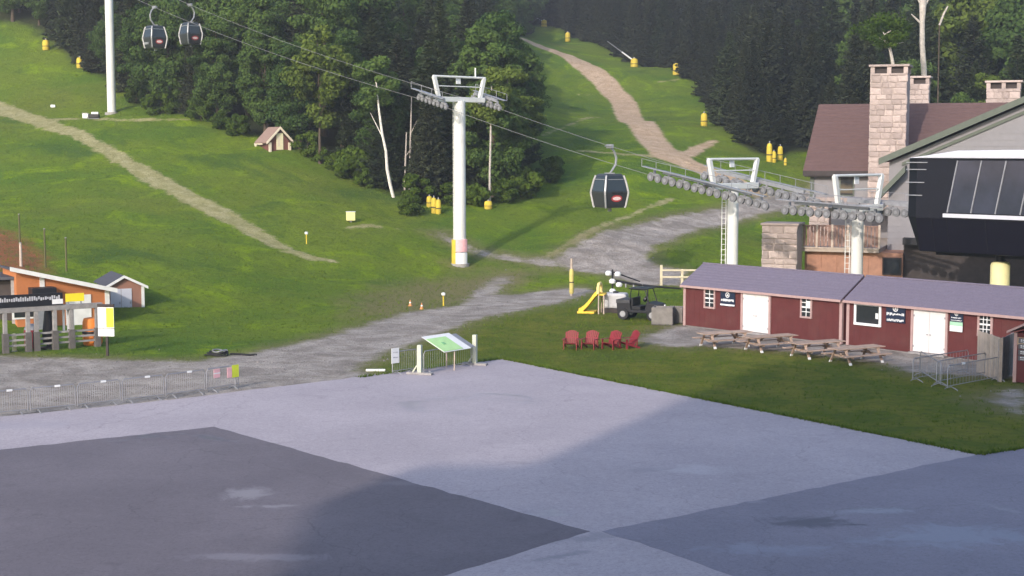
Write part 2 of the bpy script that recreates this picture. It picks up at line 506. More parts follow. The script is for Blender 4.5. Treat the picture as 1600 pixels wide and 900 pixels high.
M_GROUND = ground_material()

# woods: polygons on the ground
wood_left = ground_poly([(-20,33),(40,44),(75,70),(130,104),(200,150),(240,172),(300,184),(380,208),(470,236),(540,272),(600,302),(660,318),(720,312),(765,318),
                         (815,300),(836,270),(832,230),(800,192),(796,155),(800,118),(786,82),(772,52)])
wood_left = np.r_[wood_left, np.array([(10, 350), (-40, 430), (-200, 430), (-140, 215)])]
wood_right = ground_poly([(815,36),(850,38),(900,60),(960,88),(1064,110),(1092,150),(1124,192),(1150,228),(1195,246),(1262,240)])
wood_right = np.r_[np.array([(5, 345)]), wood_right, np.array([(36, 150), (60, 140), (130, 130), (160, 430), (0, 430)])]
sd_w = np.minimum(sd_poly(GP, wood_left), sd_poly(GP, wood_right))

nx, ny = len(xs), len(ys)
idx = np.arange(nx*ny).reshape(ny, nx)
quads = np.stack([idx[:-1, :-1], idx[:-1, 1:], idx[1:, 1:], idx[1:, :-1]], -1).reshape(-1, 4)
def quad_mean(a): return a[quads].mean(1)
qg, qd, qt = quad_mean(sd_g), quad_mean(sd_d), quad_mean(sd_t)
zone = np.zeros(len(quads), int)
zone[qt < 0] = 3; zone[qd < 0] = 2; zone[qg < 0] = 1
GV = np.c_[GP, GZ.ravel()]
def ground_piece(name, sel):
    q = quads[sel]
    used, inv = np.unique(q.ravel(), return_inverse=True)
    me = np_mesh(name, GV[used], inv.reshape(-1, 4), M_GROUND)
    for nm, arr in (('d_gravel', sd_g), ('d_dirt', sd_d), ('d_trail', sd_t), ('d_bank', sd_r), ('d_wood', sd_w), ('d_lawn', sd_lawn), ('d_worn', sd_worn)):
        a = me.attributes.new(nm, 'FLOAT', 'POINT'); a.data.foreach_set('value', np.clip(arr[used], -30, 30).astype(np.float32))
    me.polygons.foreach_set('use_smooth', np.ones(len(q), bool))
    o = link(name, me)
    return tag(o, kind='structure')
ground_piece('grass_slope', zone == 0)
ground_piece('gravel_road', zone == 1)
ground_piece('dirt_path', zone == 2)
ground_piece('worn_trail', zone == 3)

# plaza: pale concrete with darker asphalt panels, each a thin slab
def plaza_mat(name, c0, c1, puddle, spots=(), dry=0.86):
    m = bpy.data.materials.new(name); m.use_nodes = True
    nt = m.node_tree; L = nt.links; b = nt.nodes['Principled BSDF']
    tc = nd(nt, 'ShaderNodeTexCoord')
    def noise(s, d, off, dist=0.0):
        n = nd(nt, 'ShaderNodeTexNoise'); n.inputs['Scale'].default_value = s; n.inputs['Detail'].default_value = d; n.inputs['Roughness'].default_value = 0.65
        n.inputs['Distortion'].default_value = dist
        mp = nd(nt, 'ShaderNodeMapping'); mp.inputs['Location'].default_value = (off, off*.7, 0)
        L.new(tc.outputs['Object'], mp.inputs[0]); L.new(mp.outputs[0], n.inputs['Vector']); return n.outputs['Fac']
    def ramp(f, a, bb, lo, hi):
        r = nd(nt, 'ShaderNodeMapRange', interpolation_type='SMOOTHSTEP'); r.inputs['From Min'].default_value = a; r.inputs['From Max'].default_value = bb
        r.inputs['To Min'].default_value = lo; r.inputs['To Max'].default_value = hi; L.new(f, r.inputs['Value']); return r.outputs['Result']
    def mix(f, A, B):
        x = nd(nt, 'ShaderNodeMix', data_type='RGBA'); L.new(f, x.inputs['Factor'])
        for s, v in (('A', A), ('B', B)):
            if isinstance(v, tuple): x.inputs[s].default_value = (*v, 1)
            else: L.new(v, x.inputs[s])
        return x.outputs['Result']
    c = mix(ramp(noise(0.16, 7, 3), 0.35, 0.68, 0, 1), c0, c1)
    c = mix(ramp(noise(14, 3, 9), 0.45, 0.7, 0, 0.45), c, tuple(v*0.55 for v in c0))
    c = mix(ramp(noise(5, 6, 27), 0.52, 0.72, 0, 0.35), c, tuple(v*1.5 for v in c0))
    c = mix(ramp(noise(1.8, 8, 15, 0.5), 0.55, 0.72, 0, 0.35), c, tuple(v*0.7 for v in c0))
    c = mix(ramp(noise(0.55, 6, 44, 1.2), 0.60, 0.72, 0, 0.45), c, tuple(v*0.72 for v in c0))
    wet = ramp(noise(0.13, 4, puddle, 0.8), 0.60, 0.68, 0, 1)
    c = mix(ramp(noise(0.13, 4, puddle, 0.8), 0.60, 0.68, 0, 0.25), c, tuple(v*0.7 for v in c0))
    for (sx, sy, rx, ry, ang, amt, sc) in spots:                 # stains and dried puddles with their own ragged outline
        mp = nd(nt, 'ShaderNodeMapping', vector_type='TEXTURE'); mp.inputs['Location'].default_value = (sx, sy, 0); mp.inputs['Rotation'].default_value = (0, 0, ang); mp.inputs['Scale'].default_value = (rx, ry, 1)
        L.new(tc.outputs['Object'], mp.inputs[0])
        ln = nd(nt, 'ShaderNodeVectorMath', operation='LENGTH'); L.new(mp.outputs[0], ln.inputs[0])
        ad = nd(nt, 'ShaderNodeMath', operation='ADD'); L.new(ln.outputs['Value'], ad.inputs[0]); 
        n2 = nd(nt, 'ShaderNodeMath', operation='MULTIPLY'); L.new(noise(0.7, 8, sx*3, 1.6), n2.inputs[0]); n2.inputs[1].default_value = 2.6
        L.new(n2.outputs[0], ad.inputs[1])
        c = mix(ramp(ad.outputs[0], 1.55, 2.25, amt, 0.0), c, sc)
    vo = nd(nt, 'ShaderNodeTexVoronoi', feature='DISTANCE_TO_EDGE'); vo.inputs['Scale'].default_value = 0.11
    dm = nd(nt, 'ShaderNodeVectorMath', operation='MULTIPLY_ADD'); nn = nd(nt, 'ShaderNodeTexNoise'); nn.inputs['Scale'].default_value = 0.6; nn.inputs['Detail'].default_value = 6
    L.new(tc.outputs['Object'], nn.inputs['Vector']); L.new(nn.outputs['Color'], dm.inputs[0]); dm.inputs[1].default_value = (2.5, 2.5, 0); L.new(tc.outputs['Object'], dm.inputs[2])
    L.new(dm.outputs[0], vo.inputs['Vector'])
    c = mix(ramp(vo.outputs['Distance'], 0.0, 0.0035, 0.30, 0.0), c, tuple(v*0.35 for v in c0))
    L.new(c, b.inputs['Base Color'])
    rr = nd(nt, 'ShaderNodeMapRange'); rr.inputs['To Min'].default_value = dry; rr.inputs['To Max'].default_value = 0.34
    L.new(wet, rr.inputs['Value']); L.new(rr.outputs[0], b.inputs['Roughness'])
    b.inputs['Specular IOR Level'].default_value = 0.35
    bp = nd(nt, 'ShaderNodeBump'); bp.inputs['Strength'].default_value = 0.35; bp.inputs['Distance'].default_value = 0.01
    L.new(noise(30, 4, 1), bp.inputs['Height']); L.new(bp.outputs['Normal'], b.inputs['Normal'])
    return m
def spot(px, py, rx, ry, ang, amt, col):
    p = flat(px, py); return (p.x, p.y, rx, ry, math.radians(ang), amt, col)
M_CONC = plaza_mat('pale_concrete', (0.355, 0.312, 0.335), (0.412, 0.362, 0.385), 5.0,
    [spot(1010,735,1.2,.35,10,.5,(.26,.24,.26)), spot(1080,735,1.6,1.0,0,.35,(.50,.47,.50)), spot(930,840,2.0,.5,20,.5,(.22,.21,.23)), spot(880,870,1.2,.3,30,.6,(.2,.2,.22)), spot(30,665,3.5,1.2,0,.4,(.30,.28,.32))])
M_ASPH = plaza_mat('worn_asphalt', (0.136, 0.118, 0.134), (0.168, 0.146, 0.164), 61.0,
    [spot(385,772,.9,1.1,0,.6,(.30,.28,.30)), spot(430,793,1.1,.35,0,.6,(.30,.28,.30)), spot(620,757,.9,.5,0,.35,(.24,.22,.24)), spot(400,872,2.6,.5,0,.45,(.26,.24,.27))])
M_ASPH2 = plaza_mat('damp_sky_tinted_asphalt', (0.190, 0.168, 0.205), (0.232, 0.206, 0.248), 33.0,  # damp gloss; the sky's reflected blue is partly put into the base colour
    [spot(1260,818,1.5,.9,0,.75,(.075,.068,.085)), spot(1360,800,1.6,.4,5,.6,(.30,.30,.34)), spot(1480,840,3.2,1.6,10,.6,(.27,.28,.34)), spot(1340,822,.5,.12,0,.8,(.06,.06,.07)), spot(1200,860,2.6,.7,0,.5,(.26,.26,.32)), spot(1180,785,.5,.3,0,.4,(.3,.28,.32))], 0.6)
def slab(name, pts, z0, z1, m):
    out = []; r = random.Random(int(z1*1000)+len(pts))
    for a, b in zip(pts, list(pts[1:])+[pts[0]]):                # edges worn a little uneven
        L = math.hypot(b[0]-a[0], b[1]-a[1]); n = max(1, min(60, int(L/0.45)))
        for k in range(n):
            j = 0.0 if k == 0 else r.gauss(0, 0.035)
            t = k/n; out.append((a[0]+(b[0]-a[0])*t - (b[1]-a[1])/L*j, a[1]+(b[1]-a[1])*t + (b[0]-a[0])/L*j))
    mb = MB(); mb.prism(out, z0, z1, axis='z')
    return tag(mb.build(name, m), kind='structure')
def fl(lst): return [flat(*p) for p in lst]
A_far, A_r = flat(785,562), flat(1530,712)
slab('plaza', [flat(-60,660), flat(0,652), flat(150,638), flat(300,622), flat(400,609), flat(520,595), flat(640,579), A_far, flat(900,585.5), flat(1150,635.5), A_r,
               flat(1600,702), flat(1760,682), (40,20), (40,2), (-40,2), (-40,30)], -0.15, 0.03, M_CONC)
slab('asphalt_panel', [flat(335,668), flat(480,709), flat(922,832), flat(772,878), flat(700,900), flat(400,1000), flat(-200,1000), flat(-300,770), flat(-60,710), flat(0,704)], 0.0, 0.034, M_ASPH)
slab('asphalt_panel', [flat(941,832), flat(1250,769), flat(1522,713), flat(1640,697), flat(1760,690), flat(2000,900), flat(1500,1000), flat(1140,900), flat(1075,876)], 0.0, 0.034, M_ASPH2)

# ------------------------------------------------------------------ trees
M_BARK = mat('bark', (0.085, 0.065, 0.048), 0.95, 0.35, 5, 0.6)
M_BIRCH = mat('birch_bark', (0.62, 0.58, 0.52), 0.8, 0.3, 6, 0.2)
M_SNAG = mat('weathered_deadwood', (0.42, 0.38, 0.34), 0.9, 0.3, 4, 0.4)
M_SPRUCE = leaf_mat('spruce_needles', (0.018, 0.024, 0.017), (0.066, 0.076, 0.040), 0.1, 0.5)
M_FIR = leaf_mat('fir_needles', (0.024, 0.036, 0.020), (0.074, 0.096, 0.040), 0.12, 0.5)
M_LEAF = leaf_mat('maple_leaves', (0.030, 0.064, 0.022), (0.108, 0.168, 0.040), 0.3, 0.55)
M_LEAF2 = leaf_mat('birch_leaves', (0.070, 0.110, 0.022), (0.165, 0.215, 0.042), 0.35, 0.4)
M_SHRUB = leaf_mat('shrub_leaves', (0.038, 0.072, 0.014), (0.100, 0.150, 0.022), 0.3, 0.5)

def rot_basis(n, rng):
    """random orthonormal frames, first axis roughly given"""
    a = rng.normal(size=(n, 3)); a /= np.linalg.norm(a, axis=1)[:, None]
    b = rng.normal(size=(n, 3)); b -= (a*b).sum(1)[:, None]*a; b /= np.linalg.norm(b, axis=1)[:, None]
    return a, b
def leaf_quads(C, A, B, L, W):
    """diamond leaves, slightly folded: 4 verts each"""
    n = len(C)
    V = np.empty((n, 4, 3))
    V[:, 0] = C - A*L[:, None]; V[:, 1] = C + B*W[:, None]; V[:, 2] = C + A*L[:, None]; V[:, 3] = C - B*W[:, None]
    nn = np.cross(A, B)
    V[:, 0] -= nn*L[:, None]*0.25; V[:, 2] -= nn*L[:, None]*0.25
    return V.reshape(-1, 3), np.arange(n*4).reshape(n, 4)

def conifer_mesh(name, H, R, seed, m, base=0.06, dense=1.0, droop=0.28, ragged=0.25):
    rng = np.random.default_rng(seed)
    C = []; A = []; L = []
    z = H*base
    while z < H*0.985:
        f = (z - H*base)/(H*(1-base))
        r0 = R*(1-f)**0.82*(0.72+0.28*min(1, f*9+0.25)) + 0.10
        nb = int((10 - 4*f)*dense) + 2
        ph = rng.uniform(0, 6.28)
        for k in range(nb):
            if rng.random() < 0.08: continue
            an = ph + k*6.283/nb + rng.normal(0, 0.22)
            r = r0*rng.uniform(1-ragged*1.6, 1+ragged)
            zz = z + rng.normal(0, 0.14)
            up = (0.35*f - droop*(1-f)) + rng.normal(0, 0.08)
            ca, sa = math.cos(an), math.sin(an)
            n = max(3, int(r/0.17))
            t = (np.arange(n)+rng.uniform(0.2, 0.9, n))/n
            t = t**0.8
            sag = -0.10*r*np.sin(t*3.1)
            px = ca*r*t; py = sa*r*t; pz = zz + up*r*t + sag + 0.16*r*t*t
            for s in (0, 1, 2):
                off = rng.normal(0, 0.10 + 0.16*r*0.25, n)*(1.15-t*0.6)
                C.append(np.c_[px - sa*off + rng.normal(0, .05, n), py + ca*off + rng.normal(0, .05, n), pz + rng.normal(0, 0.07, n) - 0.05*s])
                d = np.c_[ca + rng.normal(0, 0.5, n), sa + rng.normal(0, 0.5, n), np.full(n, up) + rng.normal(-0.12, 0.25, n)]
                A.append(d/np.linalg.norm(d, axis=1)[:, None])
                L.append(rng.uniform(0.16, 0.34, n)*(0.7+0.5*(1-f)))
        z += rng.uniform(0.26, 0.44)*(1.0-0.35*f)
    C = np.concatenate(C); A = np.concatenate(A); L = np.concatenate(L)
    B = np.cross(A, np.c_[rng.normal(0, .35, len(A)), rng.normal(0, .35, len(A)), np.ones(len(A))])
    B /= np.linalg.norm(B, axis=1)[:, None]+1e-9
    V, Fq = leaf_quads(C, A, B, L, L*rng.uniform(0.35, 0.6, len(L)))
    return np_mesh(name, V, Fq, m)

def broadleaf_mesh(name, H, R, seed, m, low=0.22, nclump=60, per=190, size=(0.13, 0.26), pts=None):
    rng = np.random.default_rng(seed)
    C = []; N = []
    cz = H*(low+1)/2; hz = H*(1-low)/2
    cl = []
    while len(cl) < nclump:
        p = rng.uniform(-1, 1, 3)
        d = np.linalg.norm(p*np.array([1, 1, 1]))
        if d > 1 or d < 0.35: continue
        w = 1.0 - 0.25*max(0, p[2]) - 0.12*max(0, -p[2])
        cl.append((p[0]*R*w*0.88, p[1]*R*w*0.88, cz + p[2]*hz*0.9))
    for c in cl:
        r = rng.uniform(0.55, 1.15)*R/3.6
        n = int(per*rng.uniform(0.7, 1.3))
        v = rng.normal(size=(n, 3)); v /= np.linalg.norm(v, axis=1)[:, None]
        q = r*rng.uniform(0.45, 1.12, n)[:, None]**0.6
        C.append(np.array(c) + v*q*np.array([1.15, 1.15, 0.72])); N.append(v)
    C = np.concatenate(C); N = np.concatenate(N)
    N = N + rng.normal(0, 0.55, N.shape) + np.array([0, 0, 0.35]); N /= np.linalg.norm(N, axis=1)[:, None]
    A = np.cross(N, rng.normal(size=N.shape)); A /= np.linalg.norm(A, axis=1)[:, None]
    B = np.cross(N, A)
    L = rng.uniform(*size, len(C))
    V, Fq = leaf_quads(C, A, B, L, L*rng.uniform(0.6, 0.9, len(L)))
    return np_mesh(name, V, Fq, m), cl

def trunk_mesh(name, H, r, seed, m, limbs=None, lean=(0, 0), wig=0.25, top=0.08):
    rng = random.Random(seed)
    mb = MB()
    n = 9
    pts = []; rs = []
    for i in range(n):
        t = i/(n-1)
        pts.append((lean[0]*t*H + rng.uniform(-wig, wig)*t*0.6, lean[1]*t*H + rng.uniform(-wig, wig)*t*0.6, H*t - 0.3*(1-t)))
        rs.append(r*(1.35 if i == 0 else 1.0)*(1-t)**0.9 + r*top)
    mb.tube(pts, rs, 9)
    for c in (limbs or []):
        f = max(0.2, min(0.8, (c[2]/H)*0.75))
        i = f*(n-1); k = int(i)
        p = Vector(pts[k]).lerp(Vector(pts[min(k+1, n-1)]), i-k)
        q = Vector(c)
        mid = p.lerp(q, 0.5) + Vector((0, 0, 0.08*(q-p).length))
        rr = r*(1-f)*0.42
        mb.tube([p, mid, q], [rr, rr*0.6, rr*0.2], 5)
    o = mb.build(name, m, smooth=True)
    me = o.data; bpy.data.objects.remove(o)
    return me

PROTO = {'spruce': [], 'fir': [], 'maple': [], 'bright': [], 'shrub': []}
for i, (H, R) in enumerate([(15, 3.1), (17, 3.3), (13, 2.9), (16, 2.6)]):
    PROTO['spruce'].append((H, conifer_mesh('spruce_crown', H, R, 100+i, M_SPRUCE), trunk_mesh('spruce_trunk', H*0.97, 0.22, i, M_BARK)))
for i, (H, R) in enumerate([(14, 2.9), (16, 3.4), (11, 2.6)]):
    PROTO['fir'].append((H, conifer_mesh('fir_crown', H, R, 130+i, M_FIR, droop=0.12, ragged=0.32), trunk_mesh('fir_trunk', H*0.97, 0.2, 20+i, M_BARK)))
for i, (H, R) in enumerate([(13, 3.9), (15, 4.2), (11, 3.5), (14, 3.3)]):
    c, cl = broadleaf_mesh('maple_crown', H, R, 160+i, M_LEAF, low=0.06, nclump=82, per=300, size=(0.10, 0.20))
    PROTO['maple'].append((H, c, trunk_mesh('maple_trunk', H*0.85, 0.24, 40+i, M_BARK, cl[::5])))
for i, (H, R) in enumerate([(13, 3.2), (11, 3.0), (14, 3.0)]):
    c, cl = broadleaf_mesh('birch_crown', H, R, 190+i, M_LEAF2, low=0.24, nclump=58, per=190, size=(0.11, 0.22))
    PROTO['bright'].append((H, c, trunk_mesh('birch_trunk', H*0.85, 0.15, 60+i, M_BARK, cl[::6])))
for i, (H, R) in enumerate([(2.4, 1.7), (1.7, 1.5), (3.2, 1.9)]):
    c, cl = broadleaf_mesh('shrub_foliage', H, R, 220+i, M_SHRUB, low=0.02, nclump=26, per=150, size=(0.09, 0.18))
    PROTO['shrub'].append((H, c, trunk_mesh('shrub_stem', H*0.7, 0.06, 80+i, M_BARK, cl[::4])))

def plant(kind, x, y, h, label, group, name=None, cat='tree', vi=None, zoff=0.0, sx=1.0):
    H, crown, trunk = PROTO[kind][random.randrange(len(PROTO[kind])) if vi is None else vi]
    nm = name or {'spruce': 'spruce_tree', 'fir': 'fir_tree', 'maple': 'leafy_tree', 'bright': 'birch_tree', 'shrub': 'shrub'}[kind]
    e = thing(nm, label, cat, (x, y, tz(x, y)-0.1+zoff), random.uniform(0, 6.28), group)
    s = h/H
    e.scale = (s*sx, s*sx, s)
    link('foliage' if kind == 'shrub' else 'crown', crown, e); link('stem' if kind == 'shrub' else 'trunk', trunk, e)
    return e

def inside(poly, x, y): return sd_poly(np.array([[x, y]]), poly)[0] < 0
LOOK = {'spruce': 'dark spruce', 'fir': 'green fir', 'maple': 'leafy green tree', 'bright': 'yellow-green birch'}
GRP = {'spruce': 'spruces', 'fir': 'firs', 'maple': 'leafy trees', 'bright': 'birches'}
def zone_left(px, py):
    for lim, w in ((120, 'above the left slope'), (230, 'behind the high left tower'), (340, 'below the pair of gondola cabins'), (470, 'above the tiny hut'),
                   (590, 'right of the tiny hut'), (690, 'left of the centre lift tower'), (780, 'behind the centre lift tower'), (5000, 'between tower and dirt path')):
        if px < lim: return w, w
def zone_right(px, py):
    for lim, w in ((930, 'at the top of the dirt path'), (1040, 'beside the white snow lance'), (1130, 'right of the dirt path'), (1275, 'left of the lodge roof'),
                   (1430, 'behind the big chimney'), (5000, 'behind the lodge roof')):
        if px < lim: return w, w
placed = []
def try_place(x, y, gap):
    for a, b in placed:
        if (a-x)**2+(b-y)**2 < gap*gap: return False
    placed.append((x, y)); return True
def forest(poly, mixf, gapf, n, hrange, zone_name, ymax):
    lo = poly.min(0); hi = poly.max(0); cnt = 0
    trng = np.random.default_rng(len(poly)*7 + n)
    P = np.c_[trng.uniform(lo[0], hi[0], 26000), trng.uniform(lo[1], min(hi[1], ymax), 26000)]
    sd = sd_poly(P, poly)
    Z = terrain(P[:, 0], P[:, 1])
    keep = np.where((sd < -0.6))[0]
    keep = keep[np.argsort(-sd[keep]*1.0 + trng.uniform(0, 3.0, len(keep)))]      # edge of the wood first
    for i in keep:
        x, y = P[i]; z = Z[i]
        bx_, by_ = proj((x, y, z)); _, ty_ = proj((x, y, z+15))
        if bx_ < -70 or bx_ > 1670 or by_ < -40: continue
        if not try_place(x, y, gapf(-sd[i], y)): continue
        kind = mixf(bx_, by_, -sd[i])
        h = random.uniform(*hrange(bx_, by_, -sd[i]))
        zn = zone_name(bx_, by_)
        where, grp = zn
        deep = 'at the front edge of the wood ' if -sd[i] < 5 else ('inside the wood ' if -sd[i] < 14 else 'deep in the wood ')
        lab = LOOK[kind] + ' ' + deep + where; grp = GRP[kind] + ' ' + deep + where
        plant(kind, float(x), float(y), h, lab, grp, sx=random.uniform(0.9, 1.12))
        cnt += 1
        if cnt >= n: break
    return cnt
def pick(w):
    return random.choices(['spruce', 'fir', 'maple', 'bright'], w)[0]
def mix_left(px, py, d):
    if px < 200: return pick([4, 3, 3, 0])
    if px < 460: return pick([2, 3, 6, 0.3])
    if px < 560: return pick([2, 2, 5, 2.5])
    if px < 760: return pick([4, 3, 3.5, 0.6])
    return pick([2, 2, 6, 2])
n1 = forest(wood_left, mix_left, lambda d, y: 3.2 if d < 5 else (4.6 if d < 14 else (6.5 if d < 40 else 8.5)), 270,
            lambda px, py, d: (8, 13) if d < 4 else ((12, 16) if d < 12 else (14, 20)), zone_left, 420)
def mix_right(px, py, d):
    if px > 1290: return pick([4, 2, 4, 0.4])
    if px < 1080 and d > 12: return pick([6, 2, 1.5, 0])
    return pick([8, 1.6, 0, 0.0])
n2 = forest(wood_right, mix_right, lambda d, y: 3.3 if d < 5 else (4.8 if d < 14 else (6.5 if d < 40 else 8.5)), 270,
            lambda px, py, d: (8, 13) if d < 4 else ((12, 16) if d < 12 else (14, 20)), zone_right, 420)
print('TREES', n1, n2)

# shrubs along the edge of the woods
def shrub_at(px, py, h, kind=0):
    p = hit(px, py)
    plant('shrub', p.x, p.y, h, 'leafy shrub at the foot of the wood behind the lift tower', 'shrubs along the wood edge', cat='shrub')
for (px, py) in [(215,160),(255,178),(310,190),(345,203),(372,212),(482,246),(500,256),(520,268),(545,280),(570,291),(648,322),(700,322),(742,318),(790,318),(812,308),(838,300),(856,284),(868,268),(640,336)]:
    shrub_at(px + random.uniform(-5, 5), py + random.uniform(-3, 3), random.uniform(1.3, 3.0))

# trees that stand out
p = hit(616, 308); q = at(592, 172, p.y)
e = thing('leaning_birch', 'white leaning birch trunk at the edge of the wood left of the lift tower', 'tree', (p.x, p.y, p.z-0.1))
Hb = q.z - p.z
mb = MB(); mb.tube([(0,0,-.2), (-0.35,0,1.2), (-0.62,0.05,2.6), (-0.72,.1,4.2), (-1.05,.1,5.8), (q.x-p.x,0.2,Hb), (q.x-p.x-.3,0.5,Hb+3)], [.16,.15,.14,.12,.11,.09,.05], 9)
mb.tube([(-1.0,.1,5.4), (-1.6,.2,6.6), (-2.1,.3,7.6)], [.05,.04,.02], 6).build('branch', M_BIRCH, e)
mb2 = MB(); mb2.tube([(0,0,-.2), (-0.35,0,1.2), (-0.62,0.05,2.6), (-0.72,.1,4.2), (-1.05,.1,5.8), (q.x-p.x,0.2,Hb), (q.x-p.x-.3,0.5,Hb+3)], [.165,.155,.145,.125,.115,.095,.055], 9).build('trunk', M_BIRCH, e, True)
c, cl = broadleaf_mesh('birch_crown', 6, 2.2, 311, M_LEAF, low=0.1, nclump=26, per=150, size=(0.1, 0.2))
o = link('crown', c, e); o.location = (q.x-p.x-.3, 0.6, Hb-0.6)
p = hit(765, 322); q = at(767, 185, p.y)
e = thing('slim_birch', 'slim straight pale trunk behind the yellow pad right of the lift tower', 'tree', (p.x, p.y, p.z-0.1))
mb = MB(); mb.tube([(0,0,-.2), (0.02,0,3), (0.1,0,6), (q.x-p.x,0,q.z-p.z), (0.2,0,q.z-p.z+3)], [.11,.1,.09,.07,.04], 8).build('trunk', M_SNAG, e, True)
c, cl = broadleaf_mesh('birch_crown', 6, 2.2, 317, M_LEAF2, low=0.1, nclump=30, per=150, size=(0.1, 0.2))
o = link('crown', c, e); o.location = (0.2, 0.2, q.z-p.z-1.2)
for px, py, top in [(632, 300, 205), (640, 296, 150)]:
    p = hit(px, py); q = at(px+3, top, p.y)
    e = thing('bare_trunk', 'thin bare grey trunk standing in the wood edge beside the leaning birch', 'tree', (p.x, p.y, p.z-0.1), 0, 'thin bare trunks beside the leaning birch')
    mb = MB(); mb.tube([(0,0,-.2), (0.1,0,(q.z-p.z)*.5), (q.x-p.x,0.1,q.z-p.z)], [.10,.085,.05], 7).build('trunk', M_SNAG, e, True)
    mb = MB(); mb.tube([(0.1,0,(q.z-p.z)*.6), (0.7,0.1,(q.z-p.z)*.75)], [.04,.015], 5).build('branch', M_SNAG, e, True)
# tall dead tree behind the lodge chimneys
bx0 = at(1443, 130, 138)
gz = tz(bx0.x, bx0.y)
e = thing('dead_tree', 'tall dead pale tree without leaves rising behind the lodge chimneys', 'tree', (bx0.x, bx0.y, gz-0.2))
def loc_(px, py, Y): 
    v = at(px, py, Y); return (v.x-bx0.x, v.y-bx0.y, v.z-gz+0.2)
MB().tube([(0,0,-.2), loc_(1444,115,138), loc_(1441,70,138), loc_(1441,35,138), loc_(1442,5,138), loc_(1444,-30,138)], [.34,.27,.25,.24,.34,.2], 10).build('trunk', M_SNAG, e, True)
for pts in ([(1441,38),(1432,30),(1424,22)], [(1442,12),(1436,2),(1430,-12)], [(1443,12),(1450,0),(1455,-14)]):
    MB().tube([loc_(a, b, 138) for a, b in pts], [.13,.09,.04], 6).build('branch', M_SNAG, e, True)
b2 = at(1468, 31, 139)
g2 = tz(b2.x, b2.y)
e = thing('broken_snag', 'slanting bare pale snag right of the tall dead tree', 'tree', (b2.x, b2.y, g2-0.2))
MB().tube([(0,0,-.2), (0.05,0,(b2.z-g2)*.6), (0,0,b2.z-g2)], [.09,.07,.06], 7).build('trunk', M_BARK, e, True)
MB().tube([(0,0,b2.z-g2-.3), (0.4,0,b2.z-g2+0.8), (0.75,0,b2.z-g2+1.45)], [.11,.10,.07], 7).build('broken_limb', M_SNAG, e, True)
# half-bare pine in front of it
b3 = at(1393, 98, 132); g3 = tz(b3.x, b3.y)
e = thing('sparse_pine', 'sparse pine with bare crooked branches just above the big chimney', 'tree', (b3.x, b3.y, g3-0.2))
def l3(px, py): 
    v = at(px, py, 132); return (v.x-b3.x, v.y-b3.y, v.z-g3+0.2)
MB().tube([(0,0,-.2), l3(1395,98), l3(1391,78), l3(1384,62), l3(1380,50)], [.2,.16,.13,.09,.04], 8).build('trunk', M_SNAG, e, True)
for pts in ([(1385,66),(1372,58)], [(1390,76),(1402,68),(1412,66)], [(1382,54),(1392,48)]):
    MB().tube([l3(a, b) for a, b in pts], [.07,.05,.02], 5).build('branch', M_SNAG, e, True)
c, cl = broadleaf_mesh('pine_crown', 3.4, 3.4, 331, M_SHRUB, low=0.1, nclump=26, per=110, size=(0.08, 0.16))
o = link('crown', c, e); o.location = (-0.5, 0.6, l3(1390, 82)[2])
# shining yellow-green trees by the centre and the pale one right of the tower head
p = hit(497, 262); plant('bright', p.x, p.y+1.5, 13.5, 'sunlit yellow-green tree standing out in the middle of the wood', None, 'sunlit_tree', vi=0)
p = hit(792, 304); plant('bright', p.x, p.y+2.5, 12.5, 'bushy bright green tree just right of the lift tower head', None, 'bushy_tree', vi=2, sx=1.25)

# ------------------------------------------------------------------ shared object materials
M_WHITE = mat('white_paint', (0.72, 0.71, 0.69), 0.45, 0.08, 2, 0, dirt=0.18)
M_TOWER = mat('white_tower_paint', (0.66, 0.66, 0.63), 0.4, 0.06, 1.5, 0, dirt=0.12)
M_GALV = mat('galvanised_steel', (0.30, 0.30, 0.32), 0.5, 0.2, 4, 0, 0.4)
M_STEEL = mat('grey_steel', (0.30, 0.30, 0.32), 0.5, 0.2, 4, 0, 0.4)
M_RUBBER = mat('black_rubber', (0.02, 0.02, 0.022), 0.75, 0.2, 5)
M_BLACK = mat('black_paint', (0.014, 0.014, 0.018), 0.45, 0.2, 3)
M_YELLOW = mat('yellow_pad', (0.60, 0.45, 0.05), 0.7, 0.2, 2.5, 0.4, dirt=0.45)
M_PINK = mat('faded_red_vinyl', (0.75, 0.42, 0.44), 0.5, 0.15, 5)
M_REDWALL = mat('barn_red_siding', (0.102, 0.025, 0.024), 0.7, 0.14, 2.0, 0.15, dirt=0.10)
M_TRIM = mat('weathered_pink_trim', (0.40, 0.27, 0.255), 0.7, 0.12, 4)
M_SHINGLE = mat('grey_shingle', (0.160, 0.138, 0.182), 0.85, 0.15, 9, 0.3)
M_DOOR = mat('white_door', (0.66, 0.63, 0.62), 0.45, 0.04, 2)
M_GLASS = mat('dark_window_glass', (0.025, 0.028, 0.032), 0.06, 0.2, 1, spec=0.6)
M_NAVY = mat('navy_sign', (0.016, 0.024, 0.050), 0.5, 0.15, 3)
M_PAPER = mat('white_print', (0.74, 0.74, 0.74), 0.6, 0.06, 6)
M_GREEN = mat('green_print', (0.36, 0.60, 0.42), 0.6, 0.1, 4)
M_WOOD = mat('weathered_wood', (0.37, 0.265, 0.205), 0.85, 0.3, 4, 0.3, objrand=0.15)
M_PALEWOOD = mat('pale_wood', (0.44, 0.36, 0.30), 0.8, 0.2, 3, 0.2, objrand=0.12)
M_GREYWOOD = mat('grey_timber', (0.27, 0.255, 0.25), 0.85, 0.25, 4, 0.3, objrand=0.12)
M_ORANGE = mat('orange_wall', (0.46, 0.165, 0.06), 0.7, 0.12, 2, 0.1)
M_DARKROOF = mat('dark_shingle', (0.07, 0.07, 0.085), 0.85, 0.2, 8, 0.2)
